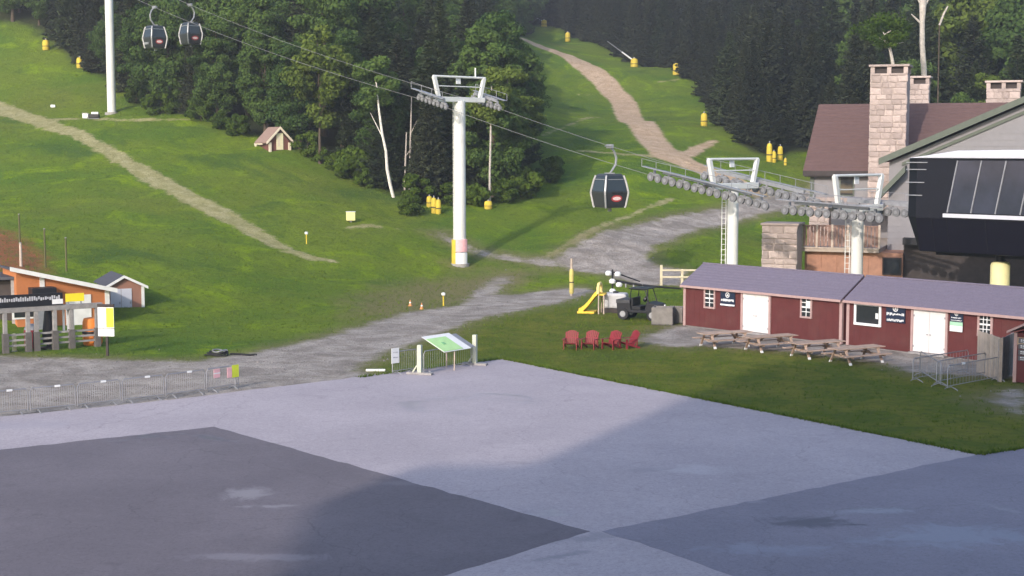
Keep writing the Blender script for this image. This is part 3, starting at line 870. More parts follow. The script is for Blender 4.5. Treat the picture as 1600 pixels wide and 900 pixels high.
M_REDPLASTIC = mat('red_plastic', (0.22, 0.022, 0.030), 0.5, 0.12, 3)
M_CONCRETE = mat('concrete_block', (0.30, 0.285, 0.265), 0.9, 0.18, 3, 0.3)

# ------------------------------------------------------------------ gondola line
LX, LY = 0.684, -0.729                          # downhill direction of the rope
U = Vector((LX, LY, 0)).normalized(); W = Vector((-U.y, U.x, 0))      # W points away from the viewer
ANG = math.atan2(U.y, U.x)
def line_pt(Y): return Vector((-0.938*Y + 103.8, Y, 0))
GAUGE = 2.75
T0, T1, T2, T3 = line_pt(155.4), line_pt(115.0), line_pt(95.4), line_pt(88.5)
HEAD = {'t0': 28.3, 't1': at(720,156,115).z, 't2': at(1147,291,95.4).z, 't3': at(1343,326,88.5).z}
ROPE = {k: v - 0.25 for k, v in HEAD.items()}

M_SHEAVE = mat('sheave_rubber', (0.16, 0.16, 0.17), 0.6, 0.2, 4)
def sheave_train(parent, y, z, n, pitch, slope, mats=(M_GALV, M_STEEL)):
    """n wheels along local x; beam, rockers, wheels"""
    L = n*pitch
    c = lambda x, dz=0.0: (x, y, z + slope*x + dz)
    t = MB(); t.beam(c(-L*0.36, 0.62), c(L*0.36, 0.62), 0.16, 0.22)
    for k in range(n//2):
        x = (2*k+1-n/2)*pitch + 0.0
        t.beam(c(x-pitch*0.62, 0.32), c(x+pitch*0.62, 0.32), 0.12, 0.16)
        t.beam(c(x, 0.30), c(x, 0.62), 0.12, 0.14, up=(1,0,0))
    tr = t.build('sheave_beam', mats[0], parent)
    for k in range(n):
        x = (k+0.5-n/2)*pitch
        w = MB()
        p = Vector(c(x, 0.10))
        w.bar(p+Vector((0,-.07,0)), p+Vector((0,.07,0)), pitch*0.43, 14)
        wh = w.build('sheave_wheel', M_SHEAVE, tr, True)
        MB().bar(p+Vector((0,-.10,0)), p+Vector((0,.10,0)), pitch*0.2, 10).build('hub', mats[0], tr, True)
    # catwalk along the train
    g = MB(); ox = -0.42 if y < 0 else 0.42
    g.beam((-L*0.5, y+ox, z-slope*L*0.5+0.75), (L*0.5, y+ox, z+slope*L*0.5+0.75), 0.34, 0.05)
    g.build('catwalk', mats[0], parent)
    r = MB()
    for k in range(int(L/1.2)+1):
        x = -L*0.5 + k*L/max(1, int(L/1.2))
        r.bar((x, y+ox*1.35, z+slope*x+0.75), (x, y+ox*1.35, z+slope*x+1.25), 0.018, 6)
    r.bar((-L*0.5, y+ox*1.35, z-slope*L*.5+1.25), (L*0.5, y+ox*1.35, z+slope*L*.5+1.25), 0.018, 6)
    r.build('handrail', mats[0], parent)

def lift_tower(label, base, headz, n, pitch, slope, rad=0.43, frame_h=1.75, frame_w=4.9, ladder_side=-1, antenna=False, plate=True):
    gz = tz(base.x, base.y)
    e = thing('lift_tower', label, 'lift tower', (base.x, base.y, gz), ANG, 'gondola lift towers')
    H = headz - gz
    MB().lathe([(rad+0.02,-0.5),(rad+.01,H*0.3),(rad,H*0.6),(rad*0.98,H-0.1)], 24).build('pole', M_TOWER, e, True)
    MB().lathe([(rad+.28,-0.5),(rad+.28,0.12),(rad+.02,0.14)], 20).build('foundation', M_CONCRETE, e)
    ca = MB(); hw = frame_w/2
    ca.bx(-0.26, 0.26, -hw, hw, H-0.18, H+0.20); ca.build('crossarm', M_TOWER, e, bevel=0.03)
    # lifting frame: two posts leaning outward, top beam, rail
    fw = hw + 0.22
    for s in (-1, 1):
        MB().beam((0, s*(hw-0.32), H+0.2), (0, s*(fw-0.1), H+frame_h), 0.24, 0.30, up=(0,1,0)).build('frame_post', M_TOWER, e, bevel=0.02)
    MB().bar((0,-fw,H+frame_h), (0,fw,H+frame_h), 0.085, 10).build('top_beam', M_TOWER, e, True)
    MB().bar((0.05,-fw+.25,H+frame_h*0.58), (0.05,fw-.25,H+frame_h*0.58), 0.04, 8).build('rail', M_TOWER, e, True)
    MB().bx(-0.16,-0.10,-0.22,0.22,H+frame_h-0.52,H+frame_h-0.08).build('number_plate', M_PAPER, e)
    if antenna:
        MB().bar((0, fw*0.62, H+frame_h), (0, fw*0.62, H+frame_h+0.75), 0.06, 8).build('antenna', M_WHITE, e, True)
    for s in (-1, 1):
        sheave_train(e, s*GAUGE, H-0.35, n, pitch, slope)
        MB().beam((0, s*hw, H), (0, s*(GAUGE+.1), H+0.25), 0.3, 0.26).build('bracket', M_GALV, e)
    # ladder on the side toward the left of the picture
    ld = MB(); lo_f = 0.10 if rad > 0.4 else 0.22; lx = -(rad+lo_f)*0.685; ly = -(rad+lo_f)*0.729
    if rad > 0.4: lx, ly = -(rad+0.12)*0.994, (rad+0.12)*0.02
    for d in (-0.13, 0.13):
        ld.bar((lx+d*.685, ly+d*.729, 1.2), (lx+d*.685, ly+d*.729, H), 0.028, 6)
    k = 1.4
    while k < H-0.2:
        ld.bar((lx-.116, ly-.124, k), (lx+.116, ly+.124, k), 0.018, 5); k += 0.34
    ld.build('ladder', M_TOWER, e)
    return e, H

s12 = (ROPE['t2']-ROPE['t1'])/((T2-T1).length); s01 = (ROPE['t1']-ROPE['t0'])/((T1-T0).length)
s23 = (ROPE['t3']-ROPE['t2'])/((T3-T2).length)
lift_tower('tall white lift tower standing high on the left slope', T0, HEAD['t0'], 8, 0.46, s01)
e1, H1 = lift_tower('white lift tower with yellow padded foot in the centre of the slope', T1, HEAD['t1'], 8, 0.46, (s01+s12)/2, rad=0.46, antenna=True)
# padding round the foot of the centre tower
for a0, a1, z0, z1, mt, nm in ((2.85, 4.15, 0.0, 2.0, M_YELLOW, 'yellow_pad'), (4.15, 5.8, 1.05, 2.05, M_PINK, 'red_pad'), (4.15, 5.8, 0.0, 1.0, M_PAPER, 'white_pad')):
    mb = MB(); a0 += 0.85; a1 += 0.85; nseg = 9; r0, r1 = 0.50, 0.66
    prof = []
    for k in range(nseg+1):
        a = a0 + (a1-a0)*k/nseg; prof.append((r1*math.cos(a), r1*math.sin(a)))
    for k in range(nseg, -1, -1):
        a = a0 + (a1-a0)*k/nseg; prof.append((r0*math.cos(a), r0*math.sin(a)))
    pad = mb.prism(prof, z0, z1, axis='z').build(nm, mt, e1, bevel=0.03)
lift_tower('white lift tower with ladder directly behind the left red shed', T2, HEAD['t2'], 16, 0.62, (s12+s23)/2, rad=0.36, frame_h=1.75, frame_w=4.7)
lift_tower('white lift tower beside the dark gondola station', T3, HEAD['t3'], 12, 0.60, -0.04, rad=0.36, frame_h=2.0, frame_w=4.7)

def rope_z(base, sag=True):
    """rope height above datum at a point along the line (distance downhill from T0)"""
    d = (base - T0).dot(U)
    D = [0, (T1-T0).dot(U), (T2-T0).dot(U), (T3-T0).dot(U), (T3-T0).dot(U)+8]
    Z = [ROPE['t0'], ROPE['t1'], ROPE['t2'], ROPE['t3'], ROPE['t3']+0.15]
    sg = [0.85, 0.25, 0.03, 0.0]
    if d < 0: return ROPE['t0'] - d*0.34
    for i in range(4):
        if d <= D[i+1] or i == 3:
            t = (d-D[i])/(D[i+1]-D[i])
            return Z[i] + (Z[i+1]-Z[i])*t - sg[i]*4*t*(1-t)
M_ROPE = mat('steel_rope', (0.20, 0.20, 0.20), 0.6, 0.1, 5, 0, 0.2)
for s, lb in ((-1, 'near steel haul rope running up the gondola line'), (1, 'far steel haul rope running up the gondola line')):
    pts = []
    for k in range(-14, 75):
        b = T0 + U*(k*1.4) + W*(s*GAUGE)
        if k*1.4 > (T3-T0).dot(U)+8: break
        pts.append((b.x, b.y, rope_z(b) - 0.0))
    tag(MB().tube(pts, 0.018, 6).build('haul_rope', M_ROPE), lb, 'rope', 'gondola haul ropes')

# cabins
M_CABIN = mat('dark_cabin_shell', (0.030, 0.032, 0.036), 0.3, 0.2, 3, spec=0.5)
M_CGLASS = mat('cabin_glass', (0.020, 0.026, 0.028), 0.08, 0.1, 2, spec=0.6)
M_LOGO = mat('red_oval_print', (0.42, 0.05, 0.05), 0.4, 0.1, 5)
M_LOGO2 = mat('pale_lettering', (0.80, 0.62, 0.60), 0.4, 0.1, 8)
M_FRAME = mat('silver_cabin_frame', (0.29, 0.295, 0.30), 0.4, 0.08, 4, 0, 0.3)
def cabin_proto(grip_pos, label, side, turn=0.0):
    """local: origin at grip on rope, x along rope, hanger arm bows to +-y"""
    e = thing('gondola_cabin', label, 'gondola', grip_pos, ANG+turn, 'gondola cabins')
    h0, h1 = -4.45, -2.0            # floor and roof below grip
    zw = -3.35                      # widest line
    hx, hy = 0.98, 0.98
    def ring(z, f): return [(-hx*f, -hy*f, z), (hx*f, -hy*f, z), (hx*f, hy*f, z), (-hx*f, hy*f, z)]
    prof = [(h0, 0.80), (h0+0.12, 0.86), (zw-0.06, 1.0), (zw+0.06, 1.0), (h1-0.45, 0.84), (h1-0.12, 0.74), (h1, 0.62)]
    mb = MB()
    rings = [ring(z, f) for z, f in prof]
    vs = [v for r in rings for v in r]; fs = [(3,2,1,0)]
    for i in range(len(prof)-1):
        for k in range(4):
            fs.append((i*4+k, i*4+(k+1) % 4, (i+1)*4+(k+1) % 4, (i+1)*4+k))
    n = (len(prof)-1)*4; fs.append((n, n+1, n+2, n+3))
    mb.add(vs, fs); body = mb.build('body', M_CABIN, e, bevel=0.05)
    # corner posts (light) and belt
    for sx in (-1, 1):
        for sy in (-1, 1):
            pts = [(sx*hx*f*1.01, sy*hy*f*1.01, z) for z, f in prof[:-1]]
            m2 = MB()
            for a, b in zip(pts[:-1], pts[1:]): m2.beam(a, b, 0.14, 0.14, up=(sx, -sy, 0))
            m2.build('corner_post', M_FRAME, e, bevel=0.02)
    # window panes upper and lower on four sides
    def face_pt(ax, sgn, u, z):
        zz = [p[0] for p in prof]; ff = [p[1] for p in prof]
        f = float(np.interp(z, zz, ff))
        o = 1.012
        return (u*hx*f, sgn*hy*f*o, z) if ax == 'y' else (sgn*hx*f*o, u*hy*f, z)
    for ax in 'xy':
        for sg in (-1, 1):
            for (z0, z1, nm, mt) in ((zw+0.10, h1-0.42, 'upper_window', M_CGLASS), (h0+0.2, zw-0.10, 'lower_panel', M_CABIN), (h1-0.36, h1-0.16, 'roof_window', M_CGLASS)):
                c = [face_pt(ax, sg, -0.8, z0), face_pt(ax, sg, 0.8, z0), face_pt(ax, sg, 0.8, z1), face_pt(ax, sg, -0.8, z1)]
                d = Vector((0, sg*0.02, 0)) if ax == 'y' else Vector((sg*0.02, 0, 0))
                vs = [Vector(v)-d for v in c] + [Vector(v)+d for v in c]
                m2 = MB().add(vs, [(0,1,2,3),(7,6,5,4),(0,4,5,1),(1,5,6,2),(2,6,7,3),(3,7,4,0)])
                w = m2.build(nm, mt, e)
                if nm == 'upper_window':
                    rr = MB(); a = Vector(face_pt(ax, sg, -0.8, z1+.02)); b = Vector(face_pt(ax, sg, 0.8, z1+.02))
                    rr.beam(a+d, b+d, 0.05, 0.05).build('window_rail', M_FRAME, w)
                if nm == 'lower_panel' and ax == 'x':
                    zc = (z0+z1)/2+0.08
                    for k, (ra, rb, mm, oo) in enumerate(((0.46, 0.25, M_LOGO, 1.2), (0.34, 0.13, M_LOGO2, 1.6))):
                        pc = Vector(face_pt(ax, sg, 0.0, zc)); up = (Vector(face_pt(ax, sg, 0, z1))-Vector(face_pt(ax, sg, 0, z0))).normalized()
                        rt = Vector((1,0,0)) if ax == 'y' else Vector((0,1,0))
                        vs = []
                        nn = 20
                        off = d*oo*1.2
                        for q in range(nn):
                            t = 2*math.pi*q/nn; vs.append(pc+off+rt*ra*math.cos(t)+up*rb*math.sin(t))
                        for q in range(nn):
                            t = 2*math.pi*q/nn; vs.append(pc+off+d*0.35+rt*ra*math.cos(t)+up*rb*math.sin(t))
                        MB().add(vs, [tuple(range(nn))[::-1], tuple(range(nn, 2*nn))]+[(q, (q+1) % nn, nn+(q+1) % nn, nn+q) for q in range(nn)]).build('logo_oval' if k == 0 else 'logo_lettering', mm, w)
    # door bumpers, ski racks
    for sg in (-1, 1):
        MB().bx(sg*hx*1.02-0.06, sg*hx*1.02+0.06, -0.45, 0.45, zw-0.07, zw+0.07).build('bumper', M_RUBBER, e)
    MB().bx(-0.35, 0.35, side*hy*0.95 if side > 0 else side*hy*1.22, side*hy*1.22 if side > 0 else side*hy*0.95, h0+0.35, h0+0.62).build('ski_rack', M_FRAME, e, bevel=0.03)
    MB().bx(-0.10, 0.10, -0.10, 0.10, h0-0.28, h0).build('floor_guide', M_FRAME, e)
    # hanger: bowed arm, suspension head and grip
    MB().tube([(0, 0, -0.10), (0, side*0.34, -0.35), (0, side*0.55, -0.85), (0, side*0.50, -1.35), (0, side*0.18, -1.78), (0, 0, -1.98)], [.07,.08,.09,.09,.08,.07], 8).build('hanger_arm', M_FRAME, e, True)
    MB().beam((-0.62, 0, h1+0.03), (0.62, 0, h1+0.03), 0.12, 0.10).build('roof_bracket', M_FRAME, e)
    g = MB(); g.bx(-0.36, 0.36, -0.10, 0.10, -0.16, 0.13); g.bar((-0.42, side*-0.16, 0.0), (0.42, side*-0.16, 0.0), 0.05, 8)
    g.build('grip', M_STEEL, e, bevel=0.02)
    return e
def on_rope(px, s):
    lo, hi = -15.0, 75.0
    for _ in range(50):
        m = (lo+hi)/2; b = T0 + U*m + W*(s*GAUGE)
        x = proj((b.x, b.y, rope_z(b)))[0]
        if x < px: lo = m
        else: hi = m
    b = T0 + U*lo + W*(s*GAUGE); b.z = rope_z(b); return b
cabin_proto(on_rope(953, 1), 'dark gondola cabin with red oval hanging low before the station', 1, -0.26)
cabin_proto(on_rope(241, -1), 'left gondola cabin of the pair hanging beside the high left tower', -1).scale = (0.85, 0.85, 0.88)
cabin_proto(on_rope(297, 1), 'right gondola cabin of the pair hanging beside the high left tower', 1).scale = (0.85, 0.85, 0.88)

# ------------------------------------------------------------------ gondola station
M_SBODY = mat('midnight_station_panel', (0.008, 0.0075, 0.013), 0.4, 0.15, 1.5, spec=0.3)
M_SGLASS = mat('station_glass', (0.038, 0.040, 0.062), 0.07, 0.3, 0.8, spec=0.8)
M_SROOF = mat('white_station_roof', (0.55, 0.55, 0.60), 0.5, 0.05, 1)
st0 = T3 + U*5.2
e = thing('gondola_station', 'big black gondola station with slanted glass and white roof at the right', 'station', (st0.x, st0.y, tz(st0.x, st0.y)), ANG)
gz = e.location.z
zz = lambda py: at(1418, py, 82.4).z - gz
zb, zm, zt, zr = zz(392), zz(338), zz(247), zz(228)
LS = 19.0; HWs = 3.2
prof = [(-2.75, zb), (-HWs, zm), (-HWs+0.02, zt), (HWs-0.02, zt), (HWs, zm), (2.75, zb)]
mb = MB()
# hull: tapering at the uphill end
def ringx(x, k): return [(x + (0.55 if i in (0, 5) else 0.0)*k, y*(1-0.10*k), z) for i, (y, z) in enumerate(prof)]
R0, R1 = ringx(0.0, 1.0), ringx(0.7, 0.0); R2 = ringx(LS, 0.0)
vs = R0+R1+R2; fs = [tuple(range(6))[::-1], tuple(range(12, 18))]
for a in (0, 6):
    for k in range(6): fs.append((a+k, a+(k+1) % 6, a+6+(k+1) % 6, a+6+k))
mb.add(vs, fs).build('hull', M_SBODY, e, bevel=0.04)
for xx in (1.7, 2.6, 4.9, 7.2, 9.5):
    MB().beam((xx, -HWs+.00, zm-.08), (xx, -2.76, zb+.05), 0.03, 0.03).build('panel_seam', M_BLACK, e)
MB().bx(0.75, LS, -HWs-.015, -HWs+.1, zm-.06, zm-.03).build('skirt_seam', M_BLACK, e)
MB().prism([(0.15, zt), (LS, zt), (LS, zt+0.62), (3.2, zt+0.42), (1.4, zt+0.16)], -HWs-0.12, HWs+0.12).build('roof', M_SROOF, e, bevel=0.05)
MB().bx(2.45, LS, -HWs-0.14, -HWs+0.1, zm+0.03, zm+0.24).build('window_ledge', M_SROOF, e)
# slanted panes along the near side
x = 2.75; pitch = 1.42; sl = -0.55
k = 0
while x < LS-1.6:
    zlo, zhi = zm+0.30, zt-0.12
    c = [(x+sl*0.0-0.0, zlo), (x+pitch-0.1, zlo), (x+pitch-0.1-sl, zhi), (x-sl, zhi)]
    y0, y1 = -HWs-0.09, -HWs-0.02
    MB().prism(c, y0, y1).build('window_pane', M_SGLASS, e)
    MB().beam((x-0.05, -HWs-0.08, zlo), (x-0.05-sl, -HWs-0.08, zhi), 0.07, 0.10, up=(0,1,0)).build('mullion', M_STEEL, e)
    x += pitch; k += 1
for z in (0.92, 0.80, 0.58, 0.36):
    MB().bx(0.05, 0.9+0.5*z, -HWs-0.06, -HWs+0.02, zm+(zt-zm)*z, zm+(zt-zm)*z+0.05).build('louvre', M_STEEL, e)
M_PILLAR = mat('pale_yellow_pillar', (0.74, 0.68, 0.36), 0.6, 0.1, 2)
pr_, lo_, hi_ = None, 0.0, LS
for _ in range(40):                       # the pillar that shows above the shed roof
    md_ = (lo_+hi_)/2; w_ = st0 + U*md_ - W*1.4
    if proj((w_.x, w_.y, 4.0))[0] < 1563: lo_ = md_
    else: hi_ = md_
for xx in (lo_, lo_+7.0):
    MB().lathe([(0.52, -0.6), (0.52, zb-0.62), (0.47, zb-0.50), (0.34, zb-0.42)], 20, (xx, -1.4, 0)).build('pillar', M_PILLAR, e, True)
    MB().bar((xx, -1.4, zb-.5), (xx, -1.4, zb+.1), 0.26, 14).build('pillar_head', M_BLACK, e)
MB().bx(1.0, LS-1, -1.5, 1.5, zb-0.25, zb+0.1).build('bull_wheel_deck', M_BLACK, e)

# ------------------------------------------------------------------ red sheds
def wall_frame(p0, p1):
    """p0,p1 ground points of a wall; returns angle and a function pixel -> (x along wall, z)"""
    d = Vector((p1.x-p0.x, p1.y-p0.y, 0)); L = d.length; d.normalize()
    n = Vector((-d.y, d.x, 0))
    def f(px, py):
        r = ray(px, py); o = Vector((0, 0, CAM_H)) - Vector((p0.x, p0.y, 0))
        t = -o.dot(n)/r.dot(n)
        h = o + r*t
        return h.dot(d), h.z - p0.z
    return math.atan2(d.y, d.x), f, L
PA, PB = flat(1068, 509), flat(1481, 559)
sh_ang, onw, _ = wall_frame(PA, PB)
du = Vector((math.cos(sh_ang), math.sin(sh_ang), 0))
def sign_marks(parent, x0, x1, z0, z1, rows, m=M_PAPER, y=-0.075):
    """rows: (f0,f1,a,b,words): rough lines of lettering that cannot be read in the picture"""
    for f0, f1, a, b, words in rows:
        mb = MB(); w = x1-x0; h = z1-z0
        rr = random.Random(int((f0+a)*1000)+words); x = a
        n = words*3 if words > 1 else 1
        cuts = [a + (b-a)*i/n for i in range(n+1)]
        for c0, c1 in zip(cuts[:-1], cuts[1:]):
            g = (c1-c0)*rr.uniform(0.2, 0.4) if n > 1 else 0
            t0 = rr.choice((0, 0, .12, .3)) if n > 1 else 0; t1 = rr.choice((1, 1, .85, .7)) if n > 1 else 1
            mb.bx(x0+w*c0, x0+w*(c1-g), y-0.006, y, z0+h*(f0+(f1-f0)*t0), z0+h*(f0+(f1-f0)*t1))
        tag(mb.build('lettering', m, parent), kind='stuff')
def emblem(parent, cx, cz, r, y=-0.075, m=M_PAPER):
    n = 22; mb = MB(); vs = []
    for q in range(n):
        t = 2*math.pi*q/n; vs += [(cx+r*math.cos(t), y-0.006, cz+r*math.sin(t)), (cx+r*.72*math.cos(t), y-0.006, cz+r*.72*math.sin(t)), (cx+r*math.cos(t), y, cz+r*math.sin(t)), (cx+r*.72*math.cos(t), y, cz+r*.72*math.sin(t))]
    fs = []
    for q in range(n):
        a = 4*q; b = 4*((q+1) % n)
        fs += [(a, b, b+1, a+1), (a, a+2, b+2, b), (a+1, b+1, b+3, a+3)]
    mb.add(vs, fs)
    mb.prism([(cx-r*.5, cz-r*.35), (cx-r*.12, cz+r*.4), (cx+.02*r, cz+r*.1), (cx+r*.2, cz+r*.45), (cx+r*.5, cz-r*.35)], y-0.006, y)
    mb.build('emblem', m, parent)
def board(e, x0, x1, z0, z1, name='sign', m=M_NAVY, y0=-0.075, y1=-0.01):
    return MB().bx(x0, x1, y0, y1, z0, z1).build(name, m, e, bevel=0.006)
def window(e, x0, x1, z0, z1, cols, rows, frame=M_TRIM, sash=M_PAPER, fw=0.10):
    w = MB()
    w.bx(x0-fw, x1+fw, -0.085, 0.0, z1, z1+fw); w.bx(x0-fw, x1+fw, -0.095, 0.0, z0-fw, z0)
    w.bx(x0-fw, x0, -0.08, 0.0, z0, z1); w.bx(x1, x1+fw, -0.08, 0.0, z0, z1)
    win = w.build('window', frame, e, bevel=0.006)
    cw = (x1-x0)/cols; ch = (z1-z0)/rows
    for i in range(cols):
        for j in range(rows):
            MB().bx(x0+i*cw+.002, x0+(i+1)*cw-.002, -0.030, -0.022, z0+j*ch+.002, z0+(j+1)*ch-.002).build('pane', M_GLASS, win)
    mb = MB()
    for i in range(1, cols): mb.bx(x0+i*cw-.018, x0+i*cw+.018, -0.055, -0.031, z0, z1)
    for j in range(1, rows):
        t = 0.04 if j*2 == rows else 0.018
        mb.bx(x0, x1, -0.062, -0.033, z0+j*ch-t, z0+j*ch+t)
    if mb.v: mb.build('glazing_bar', sash, win)
    return win
def double_door(e, x0, x1, z1):
    fr = MB(); t = 0.13
    fr.bx(x0-t, x0, -0.09, 0, 0.1, z1+t); fr.bx(x1, x1+t, -0.09, 0, 0.1, z1+t); fr.bx(x0, x1, -0.088, 0, z1, z1+t)
    f = fr.build('door_frame', M_TRIM, e, bevel=0.006)
    xm = (x0+x1)/2
    for a, b, hx in ((x0+.005, xm-.006, xm-.09), (xm+.006, x1-.005, xm+.09)):
        d = MB().bx(a, b, -0.055, -0.01, 0.14, z1-.005).build('door_leaf', M_DOOR, e, bevel=0.008)
        h = MB(); h.bar((hx, -0.056, 1.05), (hx, -0.10, 1.05), 0.02, 8); h.bar((hx-.05, -0.10, 1.05), (hx+.05, -0.10, 1.05), 0.016, 8); h.build('handle', M_STEEL, d)
        for zc in (0.35, 1.9):
            MB().bx(a+.002 if a < xm-.5 else b-.07, a+.07 if a < xm-.5 else b-.002, -0.065, -0.056, zc, zc+0.1).build('hinge', M_STEEL, d)
    MB().bx(x0-.1, x1+.1, -0.30, -0.0, 0.02, 0.12).build('threshold', M_GREYWOOD, e)
def shed(label, p0, L, D=3.6, eave=2.46, ridge=3.5, seam=True):
    e = thing('red_shed', label, 'shed', p0, sh_ang, 'red sheds in a row')
    MB().prism([(0, 0.06), (D, 0.06), (D, eave), (D/2, ridge-0.06), (0, eave)], 0.0, L, axis='x').build('wall', M_REDWALL, e)
    MB().bx(0.05, L-.05, 0.05, D-.05, -0.25, 0.06).build('footing', M_GREYWOOD, e)
    sb = MB(); xb = 0.41
    while xb < L-.2:
        sb.bx(xb-.012, xb+.012, -0.006, 0.001, 0.08, eave-.03); xb += 0.405
    sb.build('siding_battens', M_REDWALL, e)
    th = 0.07; ov = 0.22; k = (ridge-eave)/(D/2)
    for s, nm in ((0, 'roof_slope'), (1, 'roof_slope')):
        y0, y1 = (-ov, D/2) if s == 0 else (D/2, D+ov)
        z0 = eave - ov*k; 
        pr = [(y0, z0 if s == 0 else ridge), (y1, ridge if s == 0 else z0), (y1, (ridge if s == 0 else z0)+th), (y0, (z0 if s == 0 else ridge)+th)]
        r = MB().prism(pr, -0.12, L+0.03, axis='x').build(nm, M_SHINGLE, e)
        if s == 0:   # shingle courses
            n = 9; mb = MB()
            for c in range(1, n):
                f = c/n; yy = y0+(y1-y0)*f; z_ = z0+(ridge-z0)*f+th
                mb.add([(-0.12, yy-.02, z_-.02*k+0.001), (L+.03, yy-.02, z_-.02*k+0.001), (L+.03, yy-.02, z_-.02*k+0.014), (-.12, yy-.02, z_-.02*k+0.014), (-.12, yy+.2, z_+.2*k+.001), (L+.03, yy+.2, z_+.2*k+.001)],
                       [(0,1,2,3), (3,2,5,4)])
            mb.build('shingle_courses', M_SHINGLE, r)
    MB().bar((-0.12, D/2, ridge+th), (L+.03, D/2, ridge+th), 0.06, 8).build('ridge_cap', M_SHINGLE, e)
    MB().bx(-0.12, L+.03, -ov-0.02, -ov+0.01, eave-ov*k-0.05, eave-ov*k+0.08).build('fascia', M_TRIM, e)
    for x0 in (-0.015, L-0.16):
        MB().bx(x0, x0+0.175, -0.035, 0.12, 0.03, eave-0.02).build('corner_trim', M_TRIM, e)
    return e
L1 = onw(1315, 537)[0]
s1 = shed('long red shed on the left with two small windows and white double doors', PA, L1)
s2x0 = onw(1322.5, 540)[0]
P2 = PA + du*s2x0
s2 = shed('long red shed on the right with square window and white double doors', P2, 11.6)
def w1(px, py): return onw(px, py)
def w2(px, py):
    a, z = onw(px, py); return a - s2x0, z
def rect(fn, px0, py0, px1, py1):
    a, z1 = fn(px0, py0); b, z0 = fn(px1, py1); return a, b, z0, z1
# left shed
x0, x1, z0, z1 = rect(w1, 1103, 452, 1116, 480); window(s1, x0, x1, z0, z1, 2, 4)
x0, x1, z0, z1 = rect(w1, 1127, 453, 1149, 479.5); b = board(s1, x0, x1, z0, z1); b['label'] = 'navy sign with round white emblem'
emblem(b, (x0+x1)/2, z0+(z1-z0)*.72, (z1-z0)*.17); sign_marks(b, x0, x1, z0, z1, [(.30,.46,.06,.96,5), (.03,.13,.0,1.0,1)])
a0, _ = w1(1161.5, 480); a1, zt_ = w1(1202.5, 461.5); double_door(s1, a0, a1, zt_)
x0, x1, z0, z1 = rect(w1, 1254, 465, 1267, 495); window(s1, x0, x1, z0, z1, 2, 4)
MB().bx(x0+(x1-x0)*.5, x1-.01, -0.07, -0.063, z0+(z1-z0)*.55, z0+(z1-z0)*.85).build('paper_notice', M_PAPER, s1)
# right shed
x0, x1, z0, z1 = rect(w2, 1339, 476, 1374, 507); window(s2, x0, x1, z0, z1, 1, 1, frame=M_PAPER, fw=0.13)
MB().bx(x1-.22, x1-.05, -0.045, -0.035, z0+(z1-z0)*.3, z0+(z1-z0)*.62).build('paper_notice', M_PAPER, s2)
x0, x1, z0, z1 = rect(w2, 1386, 474.5, 1415, 505.5); b = board(s2, x0, x1, z0, z1); b['label'] = 'navy sign with round white emblem and two lines of lettering'
emblem(b, (x0+x1)/2, z0+(z1-z0)*.78, (z1-z0)*.17); sign_marks(b, x0, x1, z0, z1, [(.38,.54,.04,.98,4), (.06,.20,.06,.96,5)])
a0, _ = w2(1428, 500); a1, zt_ = w2(1479, 486); double_door(s2, a0, a1, zt_)
x0, x1, z0, z1 = rect(w2, 1486, 485, 1505, 519); b = board(s2, x0, x1, z0, z1); b['label'] = 'navy and white opening hours board'
emblem(b, (x0+x1)/2, z0+(z1-z0)*.86, (z1-z0)*.10)
sign_marks(b, x0, x1, z0, z1, [(.64,.70,.1,.9,3), (.52,.57,.08,.95,4)])
MB().bx(x0, x1, -0.083, -0.076, z0+(z1-z0)*.28, z0+(z1-z0)*.47).build('green_band', M_GREEN, b)
MB().bx(x0, x1, -0.083, -0.076, z0, z0+(z1-z0)*.28).build('white_band', M_PAPER, b)
x0, x1, z0, z1 = rect(w2, 1532, 491, 1548, 523); window(s2, x0, x1, z0, z1, 3, 4, fw=0.12)
x_, z_ = w2(1540, 520)

# picnic tables
def picnic(label, px, py, rz):
    p = flat(px, py)
    e = thing('picnic_table', label, 'picnic table', p, rz, 'picnic tables before the red sheds')
    L = 2.9
    for k in range(5):
        y = -0.36+k*0.18
        MB().bx(-L/2, L/2, y-.083, y+.083, 0.71, 0.755).build('top_plank', M_WOOD, e, bevel=0.006)
    for s in (-1, 1):
        for k in (0, 1):
            y = s*(0.66+k*0.17)
            MB().bx(-L/2, L/2, y-.078, y+.078, 0.41, 0.452).build('bench_plank', M_WOOD, e, bevel=0.006)
    for x in (-1.0, 1.0):
        for s in (-1, 1):
            lg = MB().beam((x, s*0.34, 0.71), (x, s*0.74, 0.0), 0.05, 0.12, up=(1,0,0)).build('leg', M_WOOD, e)
            MB().beam((x, s*0.685, 0.10), (x, s*0.745, -0.005), 0.062, 0.135, up=(1,0,0)).build('foot_cap', M_PAPER, lg)
        MB().beam((x+.055, -0.86, 0.37), (x+.055, 0.86, 0.37), 0.045, 0.09).build('bench_bearer', M_WOOD, e)
        MB().beam((x+.055, -0.44, 0.67), (x+.055, 0.44, 0.67), 0.045, 0.08).build('top_bearer', M_WOOD, e)
        MB().beam((x, 0, 0.36), (x*0.35, 0, 0.68), 0.045, 0.08).build('brace', M_WOOD, e)
pr = math.radians(12)
picnic('weathered picnic table nearest the grey boxes, leftmost of the row', 1132, 541, sh_ang+math.radians(72))
picnic('weathered picnic table second from the left in the row', 1203, 547, sh_ang+math.radians(74))
picnic('weathered picnic table third from the left in the row', 1276, 557, sh_ang+math.radians(75))
picnic('weathered picnic table with sunlit top, rightmost of the row', 1338, 566, sh_ang+math.radians(77))

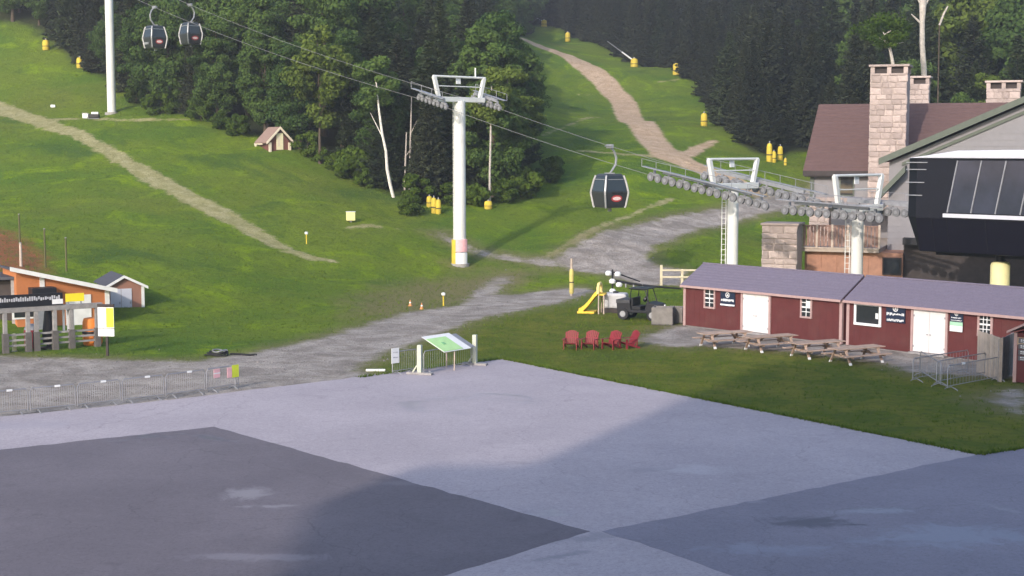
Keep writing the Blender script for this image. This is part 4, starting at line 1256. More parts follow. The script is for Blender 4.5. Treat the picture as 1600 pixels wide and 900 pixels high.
# red lawn chairs
def lawn_chair(label, px, py, rz):
    e = thing('lawn_chair', label, 'chair', flat(px, py), rz, 'red lawn chairs in a row')
    # front faces -y
    back = []
    for k in range(7):
        x = -0.27+k*0.09
        top = 1.02 - 0.9*x*x*1.6
        w = 0.041
        m = MB().add([(x-w*.8, 0.18, 0.25), (x+w*.8, 0.18, 0.25), (x*1.12+w, 0.50, top), (x*1.12-w, 0.50, top), (x-w*.8, 0.205, 0.24), (x+w*.8, 0.205, 0.24), (x*1.12+w, 0.525, top-.01), (x*1.12-w, 0.525, top-.01)],
                     [(0,1,2,3),(7,6,5,4),(0,4,5,1),(1,5,6,2),(2,6,7,3),(3,7,4,0)])
        m.build('back_slat', M_REDPLASTIC, e)
    for k in range(6):
        y = -0.36+k*0.095; z = 0.385-0.028*k
        MB().bx(-0.29, 0.29, y, y+.082, z-.022, z).build('seat_slat', M_REDPLASTIC, e)
    for s in (-1, 1):
        MB().bx(s*0.37-.065, s*0.37+.065, -0.42, 0.36, 0.555, 0.58).build('armrest', M_REDPLASTIC, e, bevel=0.008)
        MB().bx(s*0.335-.02, s*0.335+.02, -0.37, -0.26, 0.0, 0.555).build('front_leg', M_REDPLASTIC, e)
        MB().beam((s*0.31, -0.36, 0.34), (s*0.31, 0.52, 0.02), 0.028, 0.11).build('rear_leg', M_REDPLASTIC, e)
        MB().beam((s*0.335, 0.30, 0.10), (s*0.335, 0.33, 0.56), 0.028, 0.06, up=(1,0,0)).build('arm_support', M_REDPLASTIC, e)
    MB().beam((-0.34, 0.36, 0.60), (0.34, 0.36, 0.60), 0.03, 0.07).build('back_rail', M_REDPLASTIC, e)
    e.scale = (1.0, 0.98, 0.9)
for px, py, a, lb in [(892,545,-10,'red slatted lawn chair, leftmost of four on the grass'), (921.5,545,-22,'red slatted lawn chair, second from left on the grass'),
                      (955,545,-38,'red slatted lawn chair, third from left on the grass'), (982,544,-62,'red slatted lawn chair turned away, rightmost of four')]:
    lawn_chair(lb, px, py, math.radians(a))

# steel barricades
def barricade(label, p0, p1, group, h=1.08, bars=18, label_plate=None, parts=None):
    p0 = Vector((p0[0], p0[1], 0)); p1 = Vector((p1[0], p1[1], 0))
    d = p1-p0; L = d.length
    e = thing('steel_barricade', label, 'barricade', (p0.x, p0.y, max(0.0, tz(p0.x, p0.y))), math.atan2(d.y, d.x), group)
    MB().tube([(0.05,0,0.14),(0.05,0,h-.12),(0.13,0,h),(L-.13,0,h),(L-.05,0,h-.12),(L-.05,0,0.14)], 0.024, 8).build('frame', M_GALV, e, True)
    MB().bar((0.05,0,0.2), (L-.05,0,0.2), 0.02, 6).build('bottom_rail', M_GALV, e, True)
    mb = MB()
    for k in range(1, bars):
        x = 0.05+(L-.1)*k/bars; mb.bar((x,0,0.2), (x,0,h), 0.007, 5, cap=False)
    mb.build('upright_bars', M_GALV, e)
    for x in (0.35, L-.35):
        MB().tube([(x,-.32,0.0),(x,-.28,0.05),(x,0,0.15),(x,.28,0.05),(x,.32,0.0)], 0.02, 6).build('foot', M_GALV, e, True)
    if label_plate:
        MB().bx(L*label_plate-.11, L*label_plate+.11, -0.04, 0.04, h-.05, h+0.03).build('white_tag', M_PAPER, e, bevel=0.01)
    return e, L, h
# right: in front of the fence panel
B = [flat(1479,611), flat(1566,594)]
barricade('steel barricade nearest the wooden fence, in front of the red shed', B[0], B[1], 'barricades by the right shed', label_plate=0.28)
barricade('steel barricade standing behind another by the right shed doors', flat(1425,598), flat(1513,583), 'barricades by the right shed')
barricade('steel barricade set crosswise by the right shed doors', flat(1470,606), flat(1437,585), 'barricades by the right shed')
barricade('steel barricade leaning row before the wooden fence panel', flat(1462,603), flat(1540,588), 'barricades by the right shed')
# left: row along the plaza edge
row = [(-30,655),(46,647),(120,639.5),(190,631.5),(258,623.5),(322,614.5),(374,606)]
names = ['at the left picture edge', 'second from the left edge', 'third from the left edge', 'fourth from the left edge', 'fifth from the left edge', 'carrying pink and yellow notices']
for i in range(6):
    p0, p1 = flat(*row[i]), flat(*row[i+1])
    e, L, h = barricade('steel barricade ' + names[i] + ' along the plaza', p0, p1, 'barricades along the plaza', label_plate=(None if i == 5 else 0.6), bars=20, h=1.02)
    if i == 5:
        MB().bx(L*.22, L*.40, -0.05, -0.03, h-0.42, h-0.04).build('pink_notice', M_PINK, e)
        MB().bx(L*.215, L*.405, -0.056, -0.051, h-0.25, h-0.20).build('notice_stripe', M_PAPER, e)
        MB().bx(L*.62, L*.76, -0.05, -0.03, h-0.50, h-0.06).build('pink_notice', M_PINK, e)
        lime = mat('lime_yellow_print', (0.60, 0.68, 0.05), 0.5, 0.1, 4)
        MB().bx(L*.77, L*.97, -0.05, -0.03, h-0.52, h+0.02).build('lime_notice', lime, e)
        MB().bar((L*.87, -0.02, 0), (L*.87, -0.02, h), 0.025, 8).build('notice_post', M_GALV, e)
# banner frame at the plaza corner
def gate_post(label, px, py, top):
    p = flat(px, py); q = at(px, top, p.y)
    e = thing('timber_post', label, 'post', p, math.radians(-20), 'pale posts of the banner gate')
    h = q.z
    m_ = mat('pale_green_post', (0.50, 0.52, 0.42), 0.7, 0.12, 4, dirt=0.2)
    MB().bx(-0.10,0.10,-0.10,0.10,0.05,h).build('post', m_, e, bevel=0.015)
    MB().bx(-0.62,0.62,-0.14,0.14,0.03,0.13).build('foot', M_GREYWOOD, e, bevel=0.01)
    MB().beam((-0.35,0,0.12), (-.09,0,0.5), 0.08, 0.06).build('brace', m_, e)
    return p, h
pA, hA = gate_post('pale square post with dark foot left of the green banner', 656, 586, 539)
pB, hB = gate_post('taller pale square post with dark foot right of the green banner', 742, 571, 523)
e, L, h = barricade('steel barricade carrying the small white sign by the plaza corner', flat(612,587), flat(653,581), 'barricades at the banner gate', bars=14)
MB().bx(-0.05, 0.42, -0.06, -0.04, h-0.52, h+0.18).build('white_sign', M_PAPER, e, bevel=0.01)
sign_marks(e, -0.05, 0.42, h-0.52, h+0.18, [(.70,.74,.2,.8,2), (.36,.42,.2,.8,2)], m=M_STEEL, y=-0.062)
e, L, h = barricade('steel barricade spanning between the two pale posts', Vector((pA.x+.15, pA.y+.05, 0)), Vector((pB.x-.15, pB.y-.05, 0)), 'barricades at the banner gate', bars=22)
# banner: tilted board resting on the barricade
bn = thing('banner_board', 'white and green banner board tilted between two pale posts', 'banner', ((pA+pB)/2), math.atan2(pB.y-pA.y, pB.x-pA.x))
def tilt_panel(x0, x1, s0, s1, off, m, nm, par):
    a = Vector((0, -0.45, 0.95)); dirv = Vector((0, 0.80, 0.62)).normalized(); nrm = Vector((0, -0.62, 0.80)).normalized()
    skew = 0.5
    c = []
    for (x, s) in ((x0, s0), (x1, s0), (x1, s1), (x0, s1)):
        c.append(Vector((x - s*skew, 0, 0)) + a + dirv*s)
    vs = [v + nrm*off for v in c] + [v + nrm*(off+0.02) for v in c]
    return MB().add(vs, [(3,2,1,0),(4,5,6,7),(0,1,5,4),(1,2,6,5),(2,3,7,6),(3,0,4,7)]).build(nm, m, par)
pn = tilt_panel(-0.75, 1.15, 0.0, 1.15, 0.0, M_PAPER, 'board', bn)
M_LIME2 = mat('pale_green_print', (0.42, 0.66, 0.30), 0.6, 0.15, 1.5)
tilt_panel(-0.72, 0.62, 0.04, 0.95, 0.022, M_LIME2, 'green_print', pn)
tilt_panel(-0.2, 0.0, 0.45, 0.60, 0.044, mat('mid_green_print', (0.20, 0.45, 0.22), 0.6), 'printed_mark', pn)
tilt_panel(1.2, 1.62, 0.1, 1.1, -0.06, M_STEEL, 'grey_flap', pn)
MB().bar((0.0,-0.40,0.0), (0.0,-0.42,0.97), 0.03, 8).build('strut', M_PALEWOOD, bn)
MB().bar((0.4,0.45,0.0), (0.4,0.42,1.62), 0.03, 8).build('strut', M_PALEWOOD, bn)
p = flat(587, 580); 
tag(MB().bx(-0.45,0.45,-0.07,0.07,0.0,0.10).build('white_curb_block', M_PAPER, None, bevel=0.02), 'small white block lying in the grass by the gravel corner', 'block').location = p

# wooden fence panels and kiosk at the right edge
p0, p1 = flat(1526,583), flat(1553,593)
def board_fence(label, p0, p1, h, m, n):
    d = p1-p0; L = d.length
    e = thing('board_fence', label, 'fence', (p0.x, p0.y, 0), math.atan2(d.y, d.x), 'board fences beside the kiosk')
    for k in range(n):
        w = L/n
        MB().bx(k*w+.006, (k+1)*w-.006, -0.012+0.006*(k % 2), 0.012+0.006*(k % 2), 0.06, h+random.uniform(-.02,.02)).build('board', m, e)
    for z in (0.4, h-.35):
        MB().bx(0, L, 0.02, 0.07, z, z+.09).build('rail', m, e)
    for x in (0.05, L-.05):
        MB().bx(x-.05, x+.05, 0.02, 0.12, 0, h-.03).build('post', m, e)
sF = 2300/ (p0.y)
board_fence('pale board fence panel before the last shed window', p0, flat(1561,597), 2.0, M_PALEWOOD, 9)
board_fence('darker grey board fence panel running back beside the kiosk', flat(1561,597)+Vector((0.05,0.02,0)), flat(1582,585), 1.95, M_GREYWOOD, 11)  # second panel in darker grey timber
kp = flat(1583, 598)
e = thing('red_kiosk', 'small red kiosk with menu boards at the right picture edge', 'kiosk', kp, sh_ang+0.12)
MB().bx(0,2.6,0,2.2,0.05,2.25).build('wall', M_REDWALL, e)
MB().prism([(-0.25,2.22),(1.3,3.0),(2.85,2.22),(2.85,2.32),(1.3,3.12),(-0.25,2.32)], -0.3, 2.4).build('roof', M_TRIM, e)
MB().bx(-0.02,0.13,-0.03,0.1,0.03,2.25).build('corner_trim', M_TRIM, e)
MB().bx(0.14,2.5,-0.02,0.0,1.72,2.05).build('counter_header', mat('tan_board', (0.42,0.30,0.20), 0.7), e)
M_MENU = mat('menu_board', (0.10,0.10,0.11), 0.5, 0.2, 3)
for k in range(4):
    z = 1.02+k*0.26
    b = MB().bx(0.2,2.4,-0.05,-0.0,z,z+.22).build('menu_board', M_MENU, e)
    sign_marks(b, 0.2, 2.4, z, z+.22, [(.55,.75,.05,.95,7), (.2,.38,.05,.8,6)], y=-0.052)

# ------------------------------------------------------------------ lodge behind the station
M_BROWNROOF = mat('brown_shingle_roof', (0.120, 0.072, 0.066), 0.9, 0.14, 3, 0.3, bscale=30)
M_STONE = mat('pale_pink_stone', (0.40, 0.325, 0.295), 0.9, 0.20, 2.5, 0.4, objrand=0.22)
M_MORTAR = mat('stone_mortar', (0.36, 0.30, 0.27), 0.95, 0.15, 6, 0.3)
M_GREYSIDE = mat('grey_lodge_siding', (0.23, 0.22, 0.23), 0.75, 0.08, 2, 0.1)
M_GREENTRIM = mat('dull_green_trim', (0.105, 0.120, 0.095), 0.7, 0.12, 3)
M_SALMON = mat('salmon_wood_wall', (0.36, 0.19, 0.13), 0.8, 0.22, 2.5, 0.2)
M_DARKWOOD = mat('dark_stained_wood', (0.050, 0.040, 0.038), 0.8, 0.25, 3)
M_RAILWOOD = mat('red_brown_railing', (0.25, 0.155, 0.125), 0.8, 0.2, 4, objrand=0.12)
lo = at(1255, 270, 112)
LA = math.radians(-21)
gzl = 0.8
lodge = thing('lodge', 'large lodge with brown roof, stone chimneys and grey gable at the right', 'building', (lo.x, lo.y, gzl), LA)
LUx, LUy = Vector((math.cos(LA), math.sin(LA), 0)), Vector((-math.sin(LA), math.cos(LA), 0))
def ll(px, py, Y):
    v = at(px, py, Y) - Vector((lo.x, lo.y, gzl)); return v.dot(LUx), v.dot(LUy), v.z
zeave = lo.z - gzl; D = 6.6; zridge = at(1280, 168, 118.2).z - gzl; LL = 30.0
MB().prism([(0.55, -1.0), (2*D-.55, -1.0), (2*D-.55, zeave), (D, zridge-0.4), (0.55, zeave)], 0.5, LL, axis='x').build('wall', M_GREYSIDE, lodge)
kk = (zridge-zeave)/D
rf = MB().prism([(-0.1, zeave-0.08), (D, zridge-.0), (D, zridge+0.25), (-0.1, zeave+0.18)], 0.0, LL, axis='x').build('roof_slope', M_BROWNROOF, lodge)
MB().prism([(D, zridge), (2*D+.1, zeave-.08), (2*D+.1, zeave+.18), (D, zridge+.25)], 0.0, LL, axis='x').build('roof_slope', M_BROWNROOF, lodge)
mb = MB()
n = 22
for c in range(1, n):
    f = c/n; yy = -0.1+(D+.1)*f; zc = zeave+0.18+(zridge+.25-zeave-.18)*f
    mb.add([(0, yy, zc+.001), (LL, yy, zc+.001), (LL, yy, zc+.03), (0, yy, zc+.03), (0, yy+.3, zc+.3*kk), (LL, yy+.3, zc+.3*kk)], [(0,1,2,3), (3,2,5,4)])
mb.build('shingle_courses', M_BROWNROOF, rf)
MB().bx(0.0, LL, -0.16, -0.10, zeave-0.22, zeave+0.16).build('fascia', M_DARKWOOD, lodge)
MB().bx(0.1, LL, -0.05, 0.5, zeave-0.30, zeave-0.16).build('soffit', M_DARKWOOD, lodge)
# corner column and windows of the upper wall
MB().bx(0.45, 0.75, 0.45, 0.8, -1.0, zeave-.3).build('corner_board', M_GREENTRIM, lodge)
for px in (1327,):
    a = ll(px, 288, 112.5)
    w = MB().bx(a[0]-.55, a[0]+.55, 0.46, 0.56, a[2]-.85, a[2]+.85).build('window', M_GREENTRIM, lodge)
    MB().bx(a[0]-.45, a[0]+.45, 0.44, 0.455, a[2]-.75, a[2]+.75).build('pane', M_GLASS, w)
# stone pieces
def stone_mesh(sd):
    r = random.Random(sd); mb = MB()
    v = [(x+r.uniform(-.07,.07), y, z+r.uniform(-.09,.09)) for x, y, z in [(-.46,-.5,-.44),(.46,-.5,-.44),(.46,-.5,.44),(-.46,-.5,.44)]]
    b = [(x*1.04, 0.5, z*1.04) for x, y, z in v]
    c = [(x*.72, -.72-r.uniform(0,.25), z*.72) for x, y, z in v]
    mb.add(v+b+c, [(0,1,5,4),(1,2,6,5),(2,3,7,6),(3,0,4,7),(8,9,1,0),(9,10,2,1),(10,11,3,2),(11,8,0,3),(11,10,9,8)])
    o = mb.build('stone', M_STONE); me = o.data; bpy.data.objects.remove(o); return me
STONES = [stone_mesh(i) for i in range(7)]
def stone_face(parent, x0, x1, z0, z1, y, ux, uy, sz, th=0.07):
    """stones over a vertical face; ux: direction of x along the face, uy: outward normal"""
    z = z0; r = random.Random(int(abs(x0*31+z0*17+y[1]*7)*10))
    while z < z1-.05:
        h = min(sz*r.uniform(0.65, 1.1), z1-z)
        if z1-z-h < .12: h = z1-z
        x = x0
        while x < x1-.02:
            w = sz*r.uniform(0.8, 1.9)
            if x1-x-w < sz*0.5: w = x1-x
            s = link('stone', STONES[r.randrange(7)], parent)
            c = Vector(ux)*(x+w/2) + Vector((0,0,z+h/2)) + Vector(y)
            ang = math.atan2(ux[1], ux[0])
            s.location = c; s.rotation_euler = (0, 0, ang); s.scale = (w*1.02, th, h*1.02)
            x += w
        z += h
def chimney(name, px0, px1, ptop, pbot, Y, depth, cap_open, sz=0.5, side=True):
    a = ll(px0, ptop, Y); b = ll(px1, ptop, Y); zbot = ll(px0, pbot, Y)[2]
    x0, x1, y0, zt_ = a[0], b[0], (a[1]+b[1])/2, a[2]
    core = MB().bx(x0+.05, x1-.05, y0+.05, y0+depth-.05, zbot, zt_-.62).build('chimney', M_MORTAR, lodge)
    stone_face(core, x0, x1, zbot, zt_-.62, (0, y0+.04, 0), (1, 0, 0), None, sz)
    if side:
        # left flank
        z = zbot; r = random.Random(5)
        while z < zt_-.7:
            h = sz*r.uniform(.7, 1.1); h = min(h, zt_-.62-z); yy = y0
            while yy < y0+depth-.05:
                w = min(sz*r.uniform(.9, 1.7), y0+depth-yy)
                s = link('stone', STONES[r.randrange(7)], core); s.location = (x0+.04, yy+w/2, z+h/2); s.rotation_euler = (0, 0, -math.pi/2); s.scale = (w*1.02, .07, h*1.02)
                yy += w
            z += h
    # cap: corner piers, dark throat, slab
    w = (x1-x0); n = cap_open; pw = 0.30
    xs_ = [x0 + (w-pw)*k/n for k in range(n+1)]
    for xx in xs_:
        MB().bx(xx, xx+pw, y0, y0+0.3, zt_-.62, zt_-.14).build('cap_pier', M_STONE, core); MB().bx(xx, xx+pw, y0+depth-.3, y0+depth, zt_-.62, zt_-.14).build('cap_pier', M_STONE, core)
    MB().bx(x0+.25, x1-.25, y0+.25, y0+depth-.25, zt_-.64, zt_-.15).build('flue', M_DARKWOOD, core)
    MB().bx(x0-.12, x1+.12, y0-.12, y0+depth+.12, zt_-.14, zt_+.02).build('cap_slab', M_STONE, core, bevel=0.02)
chimney('big', 1359, 1420, 101, 330, 108.5, 2.2, 2)
chimney('mid', 1421, 1453, 119, 190, 121.0, 1.5, 1, side=False)
chimney('right', 1541, 1596, 126, 190, 116.0, 1.8, 2, side=False)
# grey gable wing
g0 = ll(1380, 252, 101.0); g1 = ll(1600, 157, 97.0)
yw = g0[1]
slope = (g1[2]-g0[2])/(g1[0]-g0[0])
wx1 = g0[0] + 2*(g1[0]-g0[0]) + 2
xm = (g0[0]+0.35+wx1)/2; zp = g0[2]+slope*(xm-g0[0])
MB().prism([(g0[0]+.35, -1.0), (wx1-.35, -1.0), (wx1-.35, g0[2]+slope*.35-.25), (xm, zp-.25), (g0[0]+.35, g0[2]+slope*.35-.25)], yw+.5, yw+9.5).build('gable_wing', M_GREYSIDE, lodge)
wr = MB().prism([(g0[0]-.25, g0[2]-slope*.25), (xm, zp), (xm, zp+.28), (g0[0]-.25, g0[2]-slope*.25+.28)], yw-.1, yw+9.5).build('wing_roof', M_BROWNROOF, lodge)
MB().prism([(wx1+.25, g0[2]-slope*.25), (xm, zp), (xm, zp+.28), (wx1+.25, g0[2]-slope*.25+.28)], yw-.1, yw+9.5).build('wing_roof', M_BROWNROOF, lodge)
MB().prism([(g0[0]-.28, g0[2]-slope*.28-.12), (xm, zp-.12), (xm, zp+.32), (g0[0]-.28, g0[2]-slope*.28+.32)], yw-.22, yw-.11).build('rake_board', M_GREENTRIM, lodge)
MB().prism([(g0[0]+1.2, g0[2]+slope*1.2-.85), (xm, zp-.85), (xm, zp-.62), (g0[0]+1.2, g0[2]+slope*1.2-.62)], yw+.38, yw+.5).build('frieze_board', M_GREENTRIM, lodge)
mb = MB()
for k in range(1, 26):
    z = k*0.42
    x_a = max(g0[0]+.36, g0[0]+(z+.35-g0[2])/slope)
    if x_a < xm: mb.bx(x_a, xm+2, yw+.478, yw+.499, z-.015, z+.015)
mb.build('siding_laps', M_GREYSIDE, lodge)
# short dark green diagonal board below the gable
q0 = ll(1372, 318, 103); q1 = ll(1422, 268, 103)
MB().prism([(q0[0], q0[2]), (q1[0], q1[2]), (q1[0], q1[2]+.45), (q0[0], q0[2]+.45)], yw-.5, yw+.49).build('lower_diagonal_board', M_GREENTRIM, lodge)
# deck with railing, stone pier, salmon wall
dk0 = ll(1252, 386, 100); dk1 = ll(1384, 386, 100)
yd = dk0[1]; zd = dk0[2]; xd0, xd1 = dk0[0], dk1[0]-0.2
MB().bx(xd0, xd1, yd, 0.4, zd-.28, zd).build('deck', M_PALEWOOD, lodge)
MB().bx(xd0, xd1, yd-.05, yd-.005, zd-.06, zd+.03).build('deck_edge', M_PALEWOOD, lodge)
zr_ = ll(1300, 351, 100)[2]
rl = MB().bx(xd0, xd1, yd+.02, yd+.14, zr_-.09, zr_).build('deck_railing', M_RAILWOOD, lodge)
for k in range(6):
    x = xd0 + (xd1-xd0)*k/5
    MB().bx(x-.07, x+.07, yd, yd+.14, zd, zr_+.06).build('railing_post', M_PALEWOOD, rl)
k = 0; x = xd0+.1
while x < xd1-.1:
    MB().bx(x, x+.19, yd+.05, yd+.09, zd+.08, zr_-.09).build('baluster_board', M_RAILWOOD, rl); x += 0.24
MB().bx(xd0+.2, xd1+1.5, yd+.55, 0.3, -1.0, zd-.28).build('lower_wall', M_SALMON, lodge)
for k in range(7):
    x = xd0+.2+k*1.05
    MB().bx(x-.03, x+.03, yd+.50, yd+.552, -1.0, zd-.28).build('batten', M_SALMON, lodge)
w0 = ll(1386, 402, 100); w1_ = ll(1411, 424, 100)
w = MB().bx(w0[0]-.1, w1_[0]+.1, yd+.44, yd+.55, w1_[2]-.1, w0[2]+.1).build('window', M_DARKWOOD, lodge)
MB().bx(w0[0], w1_[0], yd+.42, yd+.438, w1_[2], w0[2]).build('pane', M_GLASS, w)
# dark-walled undercroft right of it, below the station; its shade is in the colours
MB().bx(xd1+1.5, xd1+16, yd+1.0, 0.3, -1.0, zd+.6).build('undercroft_wall', M_DARKWOOD, lodge)
MB().bx(xd1+1.5, xd1+16, yd+.2, yd+.995, zd+.3, zd+.75).build('undercroft_beam', M_BLACK, lodge)
pr0 = ll(1191, 349, 99); pr1 = ll(1250, 349, 99)
core = MB().bx(pr0[0]+.05, pr1[0]-.05, pr0[1]+.05, pr0[1]+2.2, -1.0, pr0[2]-.12).build('stone_pier', M_MORTAR, lodge)
stone_face(core, pr0[0], pr1[0], -1.0, pr0[2]-.12, (0, pr0[1]+.04, 0), (1,0,0), None, 0.55)
z = -1.0; r = random.Random(9)
while z < pr0[2]-.2:
    h = min(.55*r.uniform(.7,1.1), pr0[2]-.12-z); yy = pr0[1]
    while yy < pr0[1]+2.1:
        wv = min(.55*r.uniform(.9,1.6), pr0[1]+2.2-yy)
        s = link('stone', STONES[r.randrange(7)], core); s.location = (pr0[0]+.04, yy+wv/2, z+h/2); s.rotation_euler = (0,0,-math.pi/2); s.scale = (wv*1.02,.07,h*1.02)
        yy += wv
    z += h
MB().bx(pr0[0]-.1, pr1[0]+.1, pr0[1]-.1, pr0[1]+2.3, pr0[2]-.12, pr0[2]+.03).build('pier_cap', M_STONE, core, bevel=.02)
c0 = ll(1264, 312, 107); c1 = ll(1298, 312, 107)
core = MB().bx(c0[0]+.05, c1[0]-.05, c0[1]+.05, c0[1]+1.3, zd-.2, c0[2]-.1).build('stone_column', M_MORTAR, lodge)
stone_face(core, c0[0], c1[0], zd-.2, c0[2]-.1, (0, c0[1]+.04, 0), (1,0,0), None, 0.5)
MB().bx(c0[0]-.2, c1[0]+5.5, c0[1]-.15, c0[1]+1.4, c0[2]-.1, c0[2]+.18).build('ledge', M_STONE, core, bevel=.02)

# ------------------------------------------------------------------ base building behind the viewpoint (unseen; sized and shaped to cast the plaza shadow)
YB = -4.0
bt = math.tan(SUN_EL)/math.cos(SUN_AZ)
hB_ = (70.5-YB)*bt
bl = thing('base_building', 'tall grey base building unseen behind the viewpoint, sized to shade the plaza', 'building', (-25.6, YB, 0), 0)
Wd = 70.0
MB().bx(0, Wd, -18, -0.0, -0.3, hB_-0.9).build('wall', M_GREYSIDE, bl)
MB().bx(-0.3, Wd+.5, -18.5, 0.0, hB_-0.9, hB_).build('parapet', M_GREENTRIM, bl)
MB().bx(-3.6, 2.0, -6.0, 0.06, 46.0*bt, 51.5*bt).build('shadow_ledge', M_GREENTRIM, bl)  # projecting box added to shape the edge of the plaza shadow
for st in range(9):
    for k in range(17):
        if 6 < k < 8: continue
        x = 1.6+k*4.0; z = 1.2+st*3.9
        if z+2.0 > hB_-1: continue
        w = MB().bx(x-.1, x+2.1, 0.002, 0.07, z-.1, z+1.9).build('window', M_WHITE, bl)
        MB().bx(x, x+2.0, 0.072, 0.085, z, z+1.8).build('pane', M_GLASS, w)

# ------------------------------------------------------------------ lift shack, shed and timber frames at the left
def two(px0, py0, px1, py1): return flat(px0, py0), flat(px1, py1)
p0, p1 = flat(28, 521), flat(171, 512)
d = p1-p0; an = math.atan2(d.y, d.x)
_, onl, Ls = wall_frame(p0, p1)
e = thing('orange_shack', 'orange lift shack with white sloping roof edge behind the timber frame', 'shack', p0, an)
zl = onl(28, 424)[1]; zr2 = onl(170, 453)[1]
MB().prism([(0.0, -0.3), (Ls, -0.3), (Ls, zr2), (0.0, zl)], 0.0, 3.4).build('wall', M_ORANGE, e)
sl_ = (zr2-zl)/Ls
MB().prism([(-0.35, zl-sl_*.35), (Ls+.35, zr2+sl_*.35), (Ls+.35, zr2+sl_*.35+.1), (-0.35, zl-sl_*.35+.1)], -0.35, 3.7).build('roof', M_DARKROOF, e)
MB().prism([(-0.4, zl-sl_*.4-.04), (Ls+.4, zr2+sl_*.4-.04), (Ls+.4, zr2+sl_*.4+.2), (-0.4, zl-sl_*.4+.2)], -0.45, -0.352).build('fascia', M_WHITE, e)
for px in (67, 168):
    x, _ = onl(px, 480); MB().bx(x-.14, x+.12, -0.05, 0.0, -.3, zl+sl_*x-.05).build('white_trim', M_WHITE, e)
x, _ = onl(106, 500); x2, _ = onl(118, 500)
dd = MB().bx(x-.1, x2+.9, -0.06, -0.002, 0.0, 2.0).build('door', M_WHITE, e); MB().bx(x, x+.05, -0.11, -.062, 0.95, 1.1).build('handle', M_STEEL, dd)
x, _ = onl(45, 495)
w = MB().bx(x-.9, x+.5, -0.05, -0.002, .8, 2.0).build('window', M_WHITE, e); MB().bx(x-.8, x+.4, -0.065, -0.052, .9, 1.9).build('pane', M_GLASS, w)
# dark side left of it
p = flat(-10, 520)
e = thing('dark_shelter', 'dark open shelter at the far left picture edge behind the frame', 'shelter', p, 0.1)
MB().bx(-4.5, 1.25, 0.6, 3.6, 0, 2.9).build('back_wall', M_DARKWOOD, e); MB().prism([(-4.7,2.9),(1.35,3.0),(1.35,3.15),(-4.7,3.05)], 0.0, 3.8).build('roof', M_DARKROOF, e)
MB().bx(1.0, 1.2, 0.1, 0.3, 0, 2.95).build('post', M_GREYWOOD, e); MB().bx(-2.4, -2.2, 0.1, 0.3, 0, 2.95).build('post', M_GREYWOOD, e)
# small gable shed
p0, p1 = flat(172, 502), flat(227, 501)
ang2 = math.atan2(p1.y-p0.y, p1.x-p0.x) 
_, ons, Lg = wall_frame(p0, p1)
e = thing('gable_shed', 'small brown gable shed with pale grey doors beside the orange shack', 'shed', p0, ang2+0.30)
ze = ons(228, 448)[1]; zp2 = ons(190, 433)[1]; xp = Lg*0.42; M_BROWN = mat('brown_siding', (0.30, 0.15, 0.105), 0.75, 0.12, 2)  # plain even brown for the siding
MB().prism([(0,0.1),(Lg,0.1),(Lg,ze),(xp,zp2-.06),(0,ze+.12)], 0, 3.6).build('wall', M_BROWN, e)
for (xa, za, xb, zb_) in ((-.22, ze+.0, xp, zp2), (xp, zp2, Lg+.22, ze-.1)):
    MB().prism([(xa,za),(xb,zb_),(xb,zb_+.08),(xa,za+.08)], -0.18, 3.7).build('roof_slope', M_DARKROOF, e)
    MB().prism([(xa,za-.06),(xb,zb_-.06),(xb,zb_+.10),(xa,za+.10)], -0.24, -0.185).build('rake_trim', M_WHITE, e)
MB().bx(Lg-.16, Lg+.02, -0.04, 0.1, 0.1, ze-.02).build('corner_trim', M_WHITE, e)
mg = mat('pale_grey_door', (0.52,0.52,0.58), 0.5, 0.06, 2)
for a, b in ((0.05, Lg*.33), (Lg*.34, Lg*.64)):
    dr = MB().bx(a, b, -0.05, -0.002, 0.12, ze-.12).build('door', mg, e, bevel=.01); MB().bx(b-.12, b-.06, -0.09, -0.052, 1.0, 1.15).build('handle', M_STEEL, dr)
MB().bx(0.0, Lg, -0.12, 3.4, -0.35, 0.1).build('base', M_DARKWOOD, e)

# timber frame (corral) before the shack
tb = flat(8, 552); p1 = flat(158, 541)
d = p1-tb; an = math.atan2(d.y, d.x)
_, ont, Lt = wall_frame(tb, p1)
fr = thing('lift_corral', 'grey timber lift corral frame with posts and long top beam', 'frame', tb, an)
zt1 = ont(80, 481)[1]
xL = ont(-40, 500)[0]
MB().bx(xL, Lt+.1, -0.12, 0.12, zt1-.13, zt1+.13).build('top_beam', M_GREYWOOD, fr, bevel=.01)
for px in (-20, 8, 44, 57, 86, 112, 152):
    x = ont(px, 520)[0]
    MB().bx(x-.10, x+.10, -0.1, 0.1, 0.85, zt1-.13).build('post', M_GREYWOOD, fr, bevel=.01)
    MB().bx(x-.15, x+.15, -0.15, 0.15, -0.1, 1.0).build('post_sleeve', mat('dark_timber', (0.115,0.105,0.10), 0.85, 0.25, 4), fr, bevel=.01)
for a, b in ((8, 44), (57, 86), (86, 112), (112, 152)):
    xa, xb = ont(a, 520)[0], ont(b, 520)[0]
    for z in (0.35, 0.62, 0.9):
        MB().bx(xa+.12, xb-.12, -0.03, 0.03, z-.05, z+.05).build('rail', M_GREYWOOD, fr)
